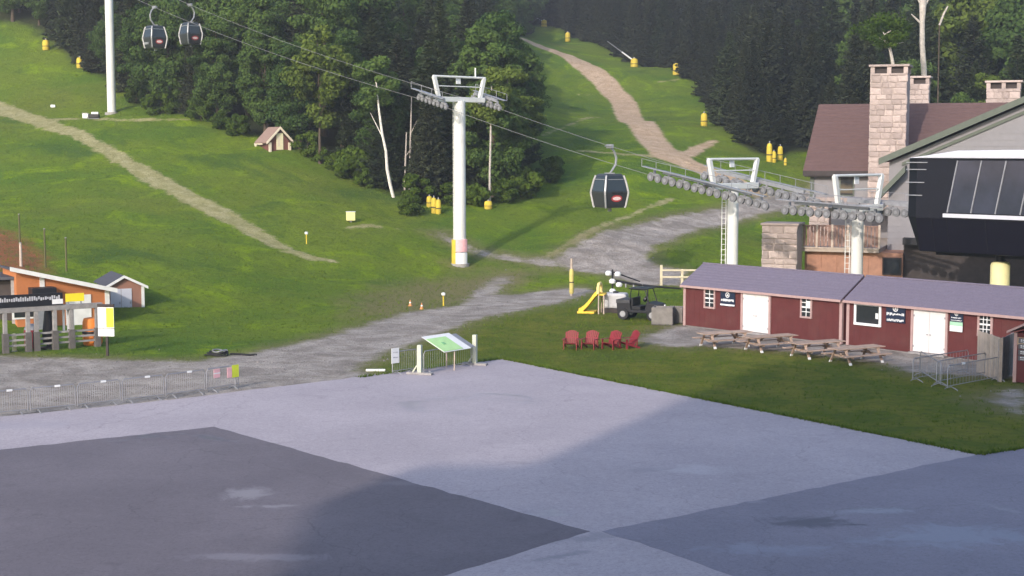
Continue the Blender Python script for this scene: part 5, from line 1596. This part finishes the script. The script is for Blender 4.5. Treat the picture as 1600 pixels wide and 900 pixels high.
# long black notice board on the beam
xa, xb = ont(-30, 470)[0], ont(97, 470)[0]; zb0, zb1 = ont(50, 475)[1], ont(50, 462)[1]
bd = thing('black_notice_board', 'long black board with pale lettering on top of the timber frame', 'sign', tb, an)
MB().bx(xa, xb, -0.14, -0.08, zt1+.14, zb1+.1).build('board', M_BLACK, bd)
sign_marks(bd, xa, xb, zt1+.14, zb1+.1, [(.45,.80,.05,.97,11)], m=mat('pale_grey_print', (0.45,0.45,0.48), 0.6), y=-0.142)
MB().bx(xb-.55, xb, -0.152, -0.143, zt1+.2, zt1+.45).build('white_panel', M_PAPER, bd)
for x in (xa+1, xb-1): MB().bx(x-.05, x+.05, -0.07, -0.01, zt1+.13, zb1).build('bracket', M_STEEL, bd)
# yellow sign
xa, xb = ont(101, 464)[0], ont(130, 464)[0]; z0, z1 = ont(115, 470.5)[1], ont(115, 458)[1]
ys_ = thing('yellow_sign', 'plain yellow sign above the timber frame beside the black board', 'sign', tb, an)
MB().bx(xa, xb, -0.16, -0.13, z0, z1).build('panel', mat('sign_yellow', (0.80,0.66,0.03), 0.5, 0.05), ys_)
for x in (xa+.15, xb-.15): MB().bx(x-.03, x+.03, -0.128, -0.06, zt1+.10, z1-.05).build('strap', M_STEEL, ys_)
# dark machine box behind the board
pm = flat(68, 520)
e = thing('control_cabinet', 'dark lift control cabinet with flat top behind the black board', 'cabinet', pm, an)
zz1 = at(68, 449, pm.y).z
MB().bx(-0.65, 0.7, -0.4, 0.5, zz1-.42, zz1).build('head', M_BLACK, e, bevel=.03); MB().bx(-0.3, 0.35, -0.2, 0.3, 0, zz1-.42).build('pedestal', M_STEEL, e)
# white posters, black folded parasol, orange drum, red bin
for px0, px1, lb, k in ((100, 103.5, 'narrow white upright panel between the timber posts', 0), (107, 118, 'broad white poster between the timber posts', 1)):
    xa, xb = ont(px0, 500)[0], ont(px1, 500)[0]; z0, z1 = ont(100, 519)[1], ont(100, 484)[1]
    o = tag(MB().bx(xa, xb, 0.25, 0.29, z0, min(z1, zt1+.1)).build('white_poster', M_PAPER), lb, 'poster'); o.location = tb; o.rotation_euler = (0,0,an)
x = ont(70, 520)[0]
e = thing('folded_parasol', 'folded black parasol standing between the timber posts', 'parasol', tb + Vector((math.cos(an), math.sin(an), 0))*x + Vector((0, 0.6, 0)), 0.0)
MB().lathe([(0.30,0.35),(0.34,0.6),(0.27,1.2),(0.20,1.8),(0.14,2.2),(0.03,2.4)], 12).build('canopy', M_BLACK, e, True)
MB().bar((0,0,0), (0,0,2.5), 0.03, 8).build('pole', M_STEEL, e); MB().lathe([(0.45,0.0),(0.45,0.10),(0.12,0.16),(.05,.4)], 16).build('base', M_BLACK, e)
x = ont(137, 520)[0]
e = thing('orange_drum', 'large orange padded drum behind the timber rails', 'drum', tb + Vector((math.cos(an), math.sin(an), 0))*x + Vector((0, 0.9, 0)))
md = mat('orange_pad', (0.66, 0.20, 0.03), 0.6, 0.15, 3)
MB().lathe([(0.44,0.0),(0.50,0.12),(0.52,0.7),(0.50,1.25),(0.44,1.42),(.2,1.46)], 20).build('drum', md, e, True)
MB().lathe([(0.525,0.62),(0.535,.64),(.535,.74),(.525,.76)], 20).build('strap', M_DARKWOOD, e)
x = ont(37, 520)[0]
e = thing('red_bin', 'red bin with grey domed lid behind the left timber posts', 'bin', tb + Vector((math.cos(an), math.sin(an), 0))*x + Vector((0, 1.2, 0)))
MB().lathe([(0.30,0.0),(0.36,0.1),(0.38,0.9),(0.36,1.0)], 16).build('body', M_REDPLASTIC, e, True); MB().lathe([(0.37,1.0),(0.34,1.12),(0.22,1.26),(0.1,1.3)], 16).build('lid', M_GALV, e, True)
x = ont(18, 530)[0]
e = thing('yellow_bollard', 'short pale yellow bollard in front of the red bin', 'bollard', tb + Vector((math.cos(an), math.sin(an), 0))*x + Vector((0, 0.4, 0)))
MB().lathe([(0.11,0.0),(0.11,0.85),(0.08,0.93),(.02,.95)], 12).build('post', mat('pale_yellow', (0.70,0.62,0.34), 0.6), e, True); MB().lathe([(0.15,0),(0.15,.05),(.11,.06)], 12).build('foot', M_STEEL, e)
# sign board on post at the right end
sp = flat(168, 556)
e = thing('trail_sign', 'white and lime sign board on dark post at the end of the timber frame', 'sign', sp, math.radians(-6))
sc = lambda py: at(168, py, sp.y).z
hw_ = 13*sp.y/F_PX
MB().bx(-.06,.06,-.05,.05,-.1,sc(476)).build('post', M_DARKWOOD, e)
b = MB().bx(-hw_, hw_, -0.10, -0.055, sc(512), sc(480)).build('upper_board', M_PAPER, e)
MB().bx(hw_*.05, hw_*.98, -0.108, -0.101, sc(511), sc(481)).build('lime_print', mat('lime_yellow_print', (0.60,0.68,0.05), .5), b)
MB().bx(-hw_, hw_, -0.10, -0.055, sc(525), sc(513)).build('lower_board', M_PAPER, e)
MB().bx(-hw_*1.05, hw_*1.05, -0.11, -0.03, sc(479.5), sc(475)).build('cap_rail', M_DARKWOOD, e)
# utility posts on the bank
M_MOSS = mat('mossy_pole', (0.105, 0.100, 0.045), 0.9, 0.25, 4)
for px, pb, pt, mt, lb in ((33, 416, 380, M_PALEWOOD, 'short pale timber post on the red earth bank'), (71, 418, 358, M_MOSS, 'tall dark pole behind the orange shack roof'), (104, 424, 372, M_MOSS, 'slim dark pole right of the red earth bank'), (31, 380, 335, M_MOSS, 'dark weathered pole at the top of the red bank')):
    p = hit(px, pb); q = at(px, pt, p.y)
    e = thing('marker_pole', lb, 'pole', p, 0, 'poles on the bank')
    MB().bar((0,0,-.3), (0,0,q.z-p.z), 0.10 if mt == M_PALEWOOD else 0.07, 9, 0.08 if mt == M_PALEWOOD else .055).build('shaft', mt, e, True); MB().bar((0,0,q.z-p.z), (0,0,q.z-p.z+.05), 0.085 if mt == M_PALEWOOD else .065, 9).build('cap', M_STEEL, e)
# dark hose heap
p = hit(338, 556)
e = thing('hose_coil', 'dark heap of coiled hose lying at the gravel edge', 'hose', p)
for k in range(4):
    pts = []
    for j in range(26):
        t = j*2*math.pi/24; r = 0.5-.06*k
        pts.append((r*1.15*math.cos(t)+.06*k, r*.7*math.sin(t)+.1*math.sin(3*t+k), 0.05+.07*k+.05*math.sin(2*t+k)))
    MB().tube(pts, 0.035, 7).build('loop', M_RUBBER if k < 3 else M_STEEL, e, True)
MB().tube([(0.7,0,.1),(1.2,.2,.06),(1.7,-.1,.06),(2.0,.1,.05)], .05, 7).build('free_end', M_RUBBER, e, True)

# little hut at the wood edge
p0, p1 = hit(421, 235), hit(459, 240)
ang3 = math.atan2(p1.y-p0.y, p1.x-p0.x)*0.2
Yh = (p0.y+p1.y)/2 - .5
bw = 37*Yh/F_PX
hb = Vector((at(421, 237, Yh).x, Yh, at(440, 240, Yh).z-0.0))
e = thing('toy_hut', 'tiny red hut with pale pink gable roof at the wood edge', 'hut', hb, 0.55)
hz = lambda py: (at(440, py, Yh).z - hb.z)
M_HUTROOF = mat('hut_roof_shingle', (0.27, 0.185, 0.155), 0.85, 0.15, 5, .2); M_CREAM = mat('cream_trim', (0.66, 0.58, 0.46), 0.7, .08)
he, hp = hz(221), hz(200)
MB().prism([(.12,-.5),(bw-.12,-.5),(bw-.12,he),(bw/2,hp-.1),(.12,he)], 0.25, 2.8).build('wall', mat('hut_red', (0.15,0.06,0.05), .75, .15), e)
for xa, za, xb, zb_ in ((-.28, he-.18, bw/2, hp), (bw/2, hp, bw+.28, he-.18)):
    MB().prism([(xa,za),(xb,zb_),(xb,zb_+.12),(xa,za+.12)], 0.0, 3.0).build('roof_slope', M_HUTROOF, e)
    MB().prism([(xa,za-.1),(xb,zb_-.1),(xb,zb_+.15),(xa,za+.15)], -0.09, -0.005).build('barge_board', M_CREAM, e)
for x in (.02, bw-.24): MB().bx(x, x+.22, 0.05, 0.24, -.5, he-.1).build('porch_post', M_CREAM, e)
dr = MB().bx(bw*.36, bw*.66, 0.18, 0.248, hz(234), hz(208)).build('door', mat('pale_yellow_door', (0.72,0.66,0.45), .6, .06), e); MB().bx(bw*.4, bw*.52, 0.165, 0.178, hz(229), hz(213)).build('door_pane', M_CREAM, dr)
MB().bx(-.25, -.12, 1.3, 3.2, he-.3, he-.16).build('eave_board', M_CREAM, e); MB().bx(-.3,-.12,2.75,2.95,-1.2,he-.2).build('porch_post', M_CREAM, e)

# ------------------------------------------------------------------ yellow padded hydrants, snow lances, stakes
def pad(label, px, py, h, w, lance=None, lean=0.0, group='yellow padded hydrants', strap=True, n=1):
    p = hit(px, py)
    e = thing('padded_hydrant', label, 'hydrant', (p.x, p.y, p.z-.05), random.uniform(-.4,.4), group)
    MB().lathe([(w*.86,0),(w,0.08),(w*1.02,h*.45),(w*.96,h*.8),(w*.78,h*.94),(w*.3,h)], 14).build('pad', M_YELLOW, e, True)
    if strap:
        MB().lathe([(w*1.03,h*.36),(w*1.06,h*.37),(w*1.06,h*.42),(w*1.03,h*.43)], 14).build('strap', M_DARKWOOD, e)
    MB().bar((0,0,h*.9), (0,0,h*1.12), w*.25, 8).build('cap', M_STEEL, e)
    if lance:
        q = at(lance[0], lance[1], p.y) - p
        st = Vector((-.1, 0, h*.75))
        mid = st.lerp(q, 0.45)
        rz_ = e.rotation_euler[2]; e.rotation_euler = (0,0,0)
        MB().bar(st, mid, 0.13, 8, 0.12).build('lance_base', M_PAPER, e, True); MB().bar(mid, q, 0.075, 8, .05).build('lance', M_GALV, e, True)
    return e
pad('yellow padded hydrant in the grass at the top left, upper of two', 72, 78, 1.3, .42)
pad('yellow padded hydrant in the grass at the top left, lower of two', 125, 106, 1.3, .40)
pad('yellow padded hydrant high on the ski trail with thin lance', 850, 42, 1.5, .6, (826, 22))
pad('pale yellow padded hydrant at the wood edge high on the trail', 887, 65, 1.8, .5)
pad('yellow padded hydrant with long white snow lance beside the trail', 991, 105, 1.5, .62, (949, 64))
pad('yellow padded hydrant on the grass before the dark wood', 1057, 117, 1.9, .6)
pad('tall pale yellow padded hydrant at the wood edge right of the path', 1100, 197, 1.7, .42)
for i, (px, py, h, w) in enumerate([(1202, 253, 2.1, .32), (1209, 254, 1.3, .27), (1219, 250, 1.6, .30)]):
    pad('yellow padded hydrant, ' + ['tallest and left', 'shortest and middle', 'right'][i] + ' of the three beyond the road', px, py, h, w)
pad('grey-green short stump beside the three yellow hydrants', 1227, 258, .8, .16).name = 'padded_stump'
for i, (px, py, h, w) in enumerate([(671, 323, 1.0, .26), (678, 333, 1.4, .24), (685, 334, 1.3, .24)]):
    pad('yellow padded hydrant, ' + ['left upper', 'middle', 'right'][i] + ' of the cluster left of the lift tower', px, py, h, w)
pad('single yellow padded hydrant under the slim birch right of the tower', 763, 326, .75, .36)
p = hit(548, 347)
e = thing('yellow_box', 'pale yellow box on a short post in the left slope', 'box', p, 0.2)
MB().bx(-.36,.36,-.25,.25,.12,.82).build('body', mat('lemon_box', (0.72,0.68,0.30), .55, .1), e, bevel=.05); MB().bx(-.08,.08,-.08,.08,-.2,.12).build('post', M_STEEL, e); MB().bx(-.38,.38,-.27,.27,.83,.87).build('lid', M_PAPER, e)
for px, py, pt, lb in ((479, 381, 362, 'thin yellow stake with white top near the worn trail'), (693, 478, 457, 'thin yellow stake with white top beside the gravel road')):
    p = hit(px, py); q = at(px, pt, p.y); h = q.z-p.z
    e = thing('marker_stake', lb, 'stake', p, 0, 'yellow stakes')
    MB().bar((0,0,-.1), (0,0,h*.8), .05, 8).build('shaft', M_YELLOW, e); MB().lathe([(.05,h*.76),(.13,h*.8),(.13,h*.97),(.05,h)], 10).build('cap', M_PAPER, e, True)
for px, py, pt, lb in ((641, 478, 466, 'small orange cone, left of two by the gravel road'), (659, 483, 471, 'small orange cone, right of two by the gravel road')):
    p = hit(px, py)
    e = thing('traffic_cone', lb, 'cone', p, 0, 'orange cones by the gravel road'); e.scale = (.75,.75,.75)
    mo = mat('faded_orange', (0.62,0.27,0.10), .6, .15)
    MB().bx(-.18,.18,-.18,.18,0,.04).build('base', mo, e); MB().lathe([(.14,.04),(.03,.55)], 14).build('cone', mo, e, True); MB().lathe([(.098,.25),(.075,.36)], 14).build('band', M_PAPER, e)
for px, py, lb in ((134, 185, 'small pale box on the slope below the high tower'), (147, 186, 'small dark and white sled on the slope below the high tower')):
    p = hit(px, py); e = thing('small_box' if px < 140 else 'small_sled', lb, 'box' if px < 140 else 'sled', p)
    if px < 140:
        MB().bx(-.3,.3,-.2,.2,0,.5).build('body', M_PAPER, e, bevel=.05); MB().bx(-.32,.32,-.22,.22,.5,.56).build('lid', M_STEEL, e)
    else:
        MB().bx(-.55,.55,-.3,.3,.12,.5).build('body', M_BLACK, e, bevel=.05); MB().bx(-.2,.5,-.32,.1,.51,.72).build('load', M_PAPER, e)
        for s in (-.25,.25): MB().tube([(-.7,s,.25),(-.55,s,.04),(.6,s,.04)], .04, 6).build('runner', M_STEEL, e)
p = hit(83, 168); tag(MB().bx(-.25,.25,-.15,.15,0,.3).build('white_block', M_PAPER, None, bevel=.05), 'tiny white block on the grass above the left trail', 'block').location = p

# ------------------------------------------------------------------ slide, utility vehicle, lamp mast, concrete bins, rail fence, yellow post
p = flat(926, 489); Ys = p.y
e = thing('yellow_slide', 'yellow plastic slide standing on the grass beside the utility vehicle', 'slide', p, math.radians(-14))
e.scale = (1.05, 1.35, 1.05)
M_SLIDE = mat('yellow_slide_plastic', (0.74,0.50,0.05), .45, .1)
pts = [(-.75,.10),(-.55,.16),(-.2,.52),(.2,1.05),(.42,1.25)]
for s in (-.42, .34):
    mb = MB()
    for (x0, z0), (x1, z1) in zip(pts[:-1], pts[1:]): mb.prism([(x0,z0-.06),(x1,z1-.06),(x1,z1+.22),(x0,z0+.22)], s, s+.08)
    mb.build('side_wall', M_SLIDE, e)
mb = MB()
for (x0, z0), (x1, z1) in zip(pts[:-1], pts[1:]): mb.prism([(x0,z0-.05),(x1,z1-.05),(x1,z1),(x0,z0)], -.34, .34)
mb.build('chute', M_SLIDE, e)
MB().tube([(.42,-.4,1.2),(.42,-.38,1.6),(.42,-.2,1.78),(.42,.2,1.78),(.42,.38,1.6),(.42,.4,1.2)], .10, 8).build('hood', mat('pale_yellow_hood', (0.76,0.62,0.25), .5), e, True)
MB().bx(.42,.8,-.40,.40,1.12,1.2).build('platform', M_SLIDE, e)
for x in (.45,.76):
    for y in (-.36,.36): MB().bar((x,y,0), (x,y,1.2), .045, 8).build('leg', M_PALEWOOD, e)
MB().bx(-.85,.2,-.44,.44,0,.14).build('foot', M_SLIDE, e, bevel=.03)

def wheel(parent, x, y, r, w):
    t = MB(); t.bar((x, y-w/2, r), (x, y+w/2, r), r, 20)
    tyre = t.build('wheel', M_RUBBER, parent, True, bevel=.03)
    for s in (-1, 1): MB().bar((x, y+s*(w/2-.01), r), (x, y+s*(w/2+.015), r), r*.52, 14).build('rim', M_STEEL, tyre)
p = flat(1003, 499)
e = thing('utility_vehicle', 'black utility vehicle with roof canopy parked beside the left shed', 'utility vehicle', p, math.radians(-28))
MB().prism([(-1.35,.45),(1.3,.45),(1.38,.75),(1.2,1.0),(.55,1.12),(.45,.62),(-.45,.62),(-.5,1.05),(-1.4,1.05)], -.68, .68).build('body', M_BLACK, e, bevel=.03)
MB().bx(-1.42,-.52,-.70,.70,1.0,1.22).build('cargo_bed', mat('dark_grey_plastic', (.05,.05,.055), .6), e, bevel=.02)
MB().bx(-.45,.15,-.6,.6,.62,.85).build('seat', M_RUBBER, e, bevel=.04); MB().bx(-.48,-.34,-.6,.6,.85,1.35).build('backrest', M_RUBBER, e, bevel=.04)
for y in (-.62,.62):
    MB().tube([(.75,y,1.0),(.45,y,1.85),(-.45,y,1.88),(-.55,y,1.0)], .035, 7).build('roll_bar', M_BLACK, e, True)
MB().bx(-.6,.6,-.72,.72,1.88,1.95).build('roof', M_BLACK, e, bevel=.03)
MB().bar((.42,-.3,1.25), (.30,-.3,1.32), .18, 14).build('steering_wheel', M_BLACK, e)
for x in (-.95,.95):
    for y in (-.62,.62): wheel(e, x, y, .36, .26)
for y in (-.4,.4): MB().bar((1.30,y,.85), (1.36,y,.84), .09, 12).build('headlight', M_PAPER, e)
p = flat(962, 488)
e = thing('water_tank', 'pale grey plastic tank on a frame between slide and vehicle', 'tank', p, math.radians(-15))
MB().bx(-.75,.75,-.5,.5,.28,1.25).build('tank', mat('translucent_grey', (0.42,0.42,0.44), .5, .15), e, bevel=.14); MB().lathe([(.18,1.24),(.18,1.33),(.05,1.35)], 12).build('lid', M_BLACK, e)
for s in (-.45,.45): MB().bx(-.8,.8,s-.06,s+.06,0.0,.28).build('skid', M_DARKWOOD, e)
p = flat(957, 483)
q = lambda px, py: (at(px, py, p.y).x-p.x, 0, at(px, py, p.y).z)
e = thing('lamp_mast', 'dark mast with a cluster of white lamps and long trailing boom', 'lamp mast', p)
MB().bar((0,0,0), q(957,421), .055, 8).build('mast', M_BLACK, e)
MB().bx(-.4,.4,-.4,.4,0,.12).build('foot', M_BLACK, e)
for i, (px, py) in enumerate([(950.5,427),(965,428.5),(956.5,439.5),(967,445),(957,455)]):
    c = Vector(q(px, py))
    l = MB().add([], []); l.lathe([(.05,-.16),(.19,-.10),(.22,.06),(.12,.17)], 12, tuple(c + Vector((0,-.12,0)))).build('lamp_head', M_PAPER, e, True)
    MB().bar((0,0,c.z), c + Vector((0,-.1,0)), .03, 6).build('lamp_arm', M_BLACK, e)
MB().tube([q(958,438), q(985,443), q(1015,447), q(1064,451)], [.09,.08,.07,.05], 7).build('boom', M_BLACK, e, True)
MB().tube([q(958,425), q(975,431), q(1000,440)], [.05,.045,.04], 6).build('stay', M_BLACK, e, True)
for px in (978, 990, 1004): MB().bar(q(px, 441+(px-978)*.1), q(px, 449+(px-978)*.1), .06, 6).build('hanging_box', M_GALV, e)
MB().bar(q(1012,447), (q(1012,447)[0], 0, 0), .05, 6).build('boom_prop', M_BLACK, e)
for i, (px, py, w, h, lb) in enumerate([(1036, 507, 1.25, 1.05, 'grey concrete bin beside the vehicle, larger left one'), (1056, 504, .9, .95, 'grey concrete bin against the left shed corner')]):
    p = flat(px, py); e = thing('concrete_bin', lb, 'bin', p, sh_ang+math.radians(35), 'concrete bins')
    mb = MB(); mb.bx(-w/2,w/2,-.5,-.38,0,h); mb.bx(-w/2,w/2,.38,.5,0,h); mb.bx(-w/2,-w/2+.12,-.38,.38,0,h); mb.bx(w/2-.12,w/2,-.38,.38,0,h); mb.bx(-w/2,w/2,-.5,.5,0,.1)
    mb.build('shell', mat('stained_concrete', (0.19,0.175,0.16), .9, .3, 2.5, .4), e, bevel=.02); MB().bx(-w/2+.13,w/2-.13,-.37,.37,h-.25,h-.1).build('fill', M_GREYWOOD, e)
p = hit(893, 462); qz = at(893, 404, p.y).z - p.z
e = thing('yellow_post', 'tall yellow padded post beside the gravel track', 'post', p)
MB().bar((0,0,-.2), (0,0,qz), .09, 10).build('post', M_PALEWOOD, e); MB().lathe([(.13,.15),(.16,.25),(.16,qz*.66),(.12,qz*.72)], 12).build('pad', mat('faded_yellow_pad', (0.52, 0.44, 0.14), .7, .15, 3), e, True); MB().lathe([(.165,qz*.35),(.17,qz*.36),(.17,qz*.37),(.165,qz*.38)], 12).build('strap', M_DARKWOOD, e)
pA_, pB_ = hit(1033, 446), hit(1098, 448)
e = thing('rail_fence', 'pale two-rail timber fence behind the left red shed', 'fence', pA_, math.atan2(pB_.y-pA_.y, pB_.x-pA_.x))
Lr = (pB_-pA_).length
mp = mat('cream_timber', (0.56,0.50,0.36), .75, .15)
hp_ = at(1033, 414, pA_.y).z - pA_.z
for x in (0, Lr*.5, Lr): MB().bx(x-.09,x+.09,-.09,.09,-.2,hp_ if x == 0 else hp_*.8).build('post', mp, e, bevel=.01)
for z in (hp_*.42, hp_*.75): MB().beam((0,-.1,z), (Lr,-.1,z), .05, .13).build('rail', mp, e)

# ------------------------------------------------------------------ grass tufts and weeds over the slope (uncountable)
def tufts(name, n, xr, yr, hr, seed, m, cond):
    rng = np.random.default_rng(seed)
    X = rng.uniform(*xr, n); Y = rng.uniform(*yr, n)
    ok = np.abs(X) < Y*0.37+3
    X, Y = X[ok], Y[ok]
    P = np.c_[X, Y]
    ix = np.clip(np.searchsorted(xs, X)-1, 0, nx-2); iy = np.clip(np.searchsorted(ys, Y)-1, 0, ny-2)
    fx = (X-xs[ix])/(xs[ix+1]-xs[ix]); fy = (Y-ys[iy])/(ys[iy+1]-ys[iy])
    def samp(A):
        A = A.reshape(ny, nx)
        return (A[iy,ix]*(1-fx)+A[iy,ix+1]*fx)*(1-fy)+(A[iy+1,ix]*(1-fx)+A[iy+1,ix+1]*fx)*fy
    g, dd, t, w = samp(sd_g), samp(sd_d), samp(sd_t), samp(sd_w)
    pl = sd_poly(P, np.array([tuple(flat(*q)[:2]) for q in [(-200,675),(0,652),(150,638),(300,622),(400,609),(520,595),(640,579),(785,562),(1150,635.5),(1530,712),(1600,702),(1900,670),(1900,1200),(-300,1200)]]))
    k = (g > 0.15) & (dd > 0.2) & (t > 0.1) & (w > -1.5) & (pl > 0.05)
    X, Y, Z = X[k], Y[k], samp(GZ.ravel())[k]
    # keep the floors of buildings clear
    n = len(X); nb = 4
    C = np.repeat(np.c_[X, Y, Z], nb, 0)
    C[:, :2] += rng.normal(0, 0.05, (n*nb, 2))
    a = rng.uniform(0, 6.28, n*nb); h = rng.uniform(*hr, n*nb); wd = h*rng.uniform(0.10, 0.2, n*nb)
    lean = rng.normal(0, 0.45, (n*nb, 2))*h[:, None]
    V = np.empty((n*nb, 3, 3))
    V[:, 0] = C + np.c_[np.cos(a)*wd, np.sin(a)*wd, -0.02+0*a]; V[:, 1] = C - np.c_[np.cos(a)*wd, np.sin(a)*wd, 0.02+0*a]
    V[:, 2] = C + np.c_[lean, h]
    me = np_mesh(name, V.reshape(-1, 3), np.arange(n*nb*3).reshape(-1, 3), m)
    return link(name, me)
M_BLADE = leaf_mat('grass_blades', (0.075, 0.130, 0.020), (0.165, 0.205, 0.034), 0.3, 0.0)
M_WEED = leaf_mat('weed_leaves', (0.120, 0.180, 0.020), (0.250, 0.290, 0.040), 0.45, 0.0)
o = tufts('grass', 85000, (-60, 60), (40, 165), (0.05, 0.14), 71, M_BLADE, None)
tag(o, 'short green grass covering the lawn and the slopes', 'grass', kind='stuff')
o = tufts('tall_weeds', 15000, (-60, 45), (84, 240), (0.06, 0.20), 72, M_WEED, None)
tag(o, 'taller weeds scattered over the ski slopes', 'weeds', kind='stuff')

# loose stones on the gravel and along its ragged edges (uncountable)
rng = np.random.default_rng(77)
n = 26000
X = rng.uniform(-40, 45, n); Y = rng.uniform(60, 150, n)
ix = np.clip(np.searchsorted(xs, X)-1, 0, nx-2); iy = np.clip(np.searchsorted(ys, Y)-1, 0, ny-2)
gd = sd_g.reshape(ny, nx)[iy, ix]; gzz = GZ[iy, ix]
k = (gd < rng.exponential(0.5, n)-0.1) & (np.abs(X) < Y*0.37)
X, Y = X[k], Y[k]; Z = terrain(X, Y); n = len(X)
r = rng.lognormal(-3.6, 0.5, n).clip(0.012, 0.085)
base = np.array([(1,0,0),(-.5,.87,0),(-.5,-.87,0),(0,0,.9)])
V = np.c_[X, Y, Z][:, None, :] + base[None]*r[:, None, None]*(1+rng.normal(0, .25, (n, 4, 3)))
Fc = (np.array([(0,1,3),(1,2,3),(2,0,3)])[None] + (np.arange(n)*4)[:, None, None]).reshape(-1, 3)
o = link('loose_stones', np_mesh('loose_stones', V.reshape(-1, 3), Fc, mat('grey_stone_chips', (0.26, 0.235, 0.22), 0.9, 0.4, 1.5)))
tag(o, 'loose grey stones scattered on the gravel road and its edges', 'stones', kind='stuff')

# grass fringe creeping over the plaza edge (uncountable)
V = []; rng = np.random.default_rng(5)
for a, b, dens in ((flat(785,562), flat(1530,712), 95), (flat(1530,712), flat(1640,697), 95), (flat(560,591), flat(785,562), 80)):
    d = np.array([b.x-a.x, b.y-a.y]); L = np.hypot(*d); nn = np.array([-d[1], d[0]])/L
    m_ = int(L*dens)
    t = rng.uniform(0, 1, m_); clump = 0.5+0.5*np.sin(t*L*1.7+np.sin(t*L*0.6)*2)
    off = rng.normal(0.06, 0.07, m_) - 0.10*clump*rng.uniform(0, 1, m_)
    P = np.array([a.x, a.y])[None] + t[:, None]*d[None] + off[:, None]*nn[None]
    h = rng.uniform(0.05, 0.17, m_); an = rng.uniform(0, 6.28, m_); w = h*0.22
    ln = rng.normal(0, 0.5, (m_, 2))*h[:, None] - nn[None]*h[:, None]*0.5
    T = np.empty((m_, 3, 3))
    T[:, 0] = np.c_[P[:, 0]+np.cos(an)*w, P[:, 1]+np.sin(an)*w, np.full(m_, 0.01)]
    T[:, 1] = np.c_[P[:, 0]-np.cos(an)*w, P[:, 1]-np.sin(an)*w, np.full(m_, 0.01)]
    T[:, 2] = np.c_[P + ln, h + 0.03]
    V.append(T.reshape(-1, 3))
V = np.concatenate(V)
o = link('edge_grass', np_mesh('edge_grass', V, np.arange(len(V)).reshape(-1, 3), M_BLADE))
tag(o, 'ragged grass fringe growing over the edge of the paved plaza', 'grass', kind='stuff')

# ------------------------------------------------------------------ morning haze
hm = bpy.data.materials.new('haze_air'); hm.use_nodes = True
hn = hm.node_tree.nodes; hn.remove(hn['Principled BSDF'])
pv = hn.new('ShaderNodeVolumePrincipled')
pv.inputs['Color'].default_value = (0.93, 0.94, 0.96, 1)
pv.inputs['Density'].default_value = 0.00055
pv.inputs['Anisotropy'].default_value = 0.2
hm.node_tree.links.new(pv.outputs[0], hn['Material Output'].inputs['Volume'])
hz_ = MB().bx(-365, 365, -75, 935, -2.0, 335).build('haze', hm)
tag(hz_, 'pale morning haze in the air over the whole base area', 'haze', kind='stuff')
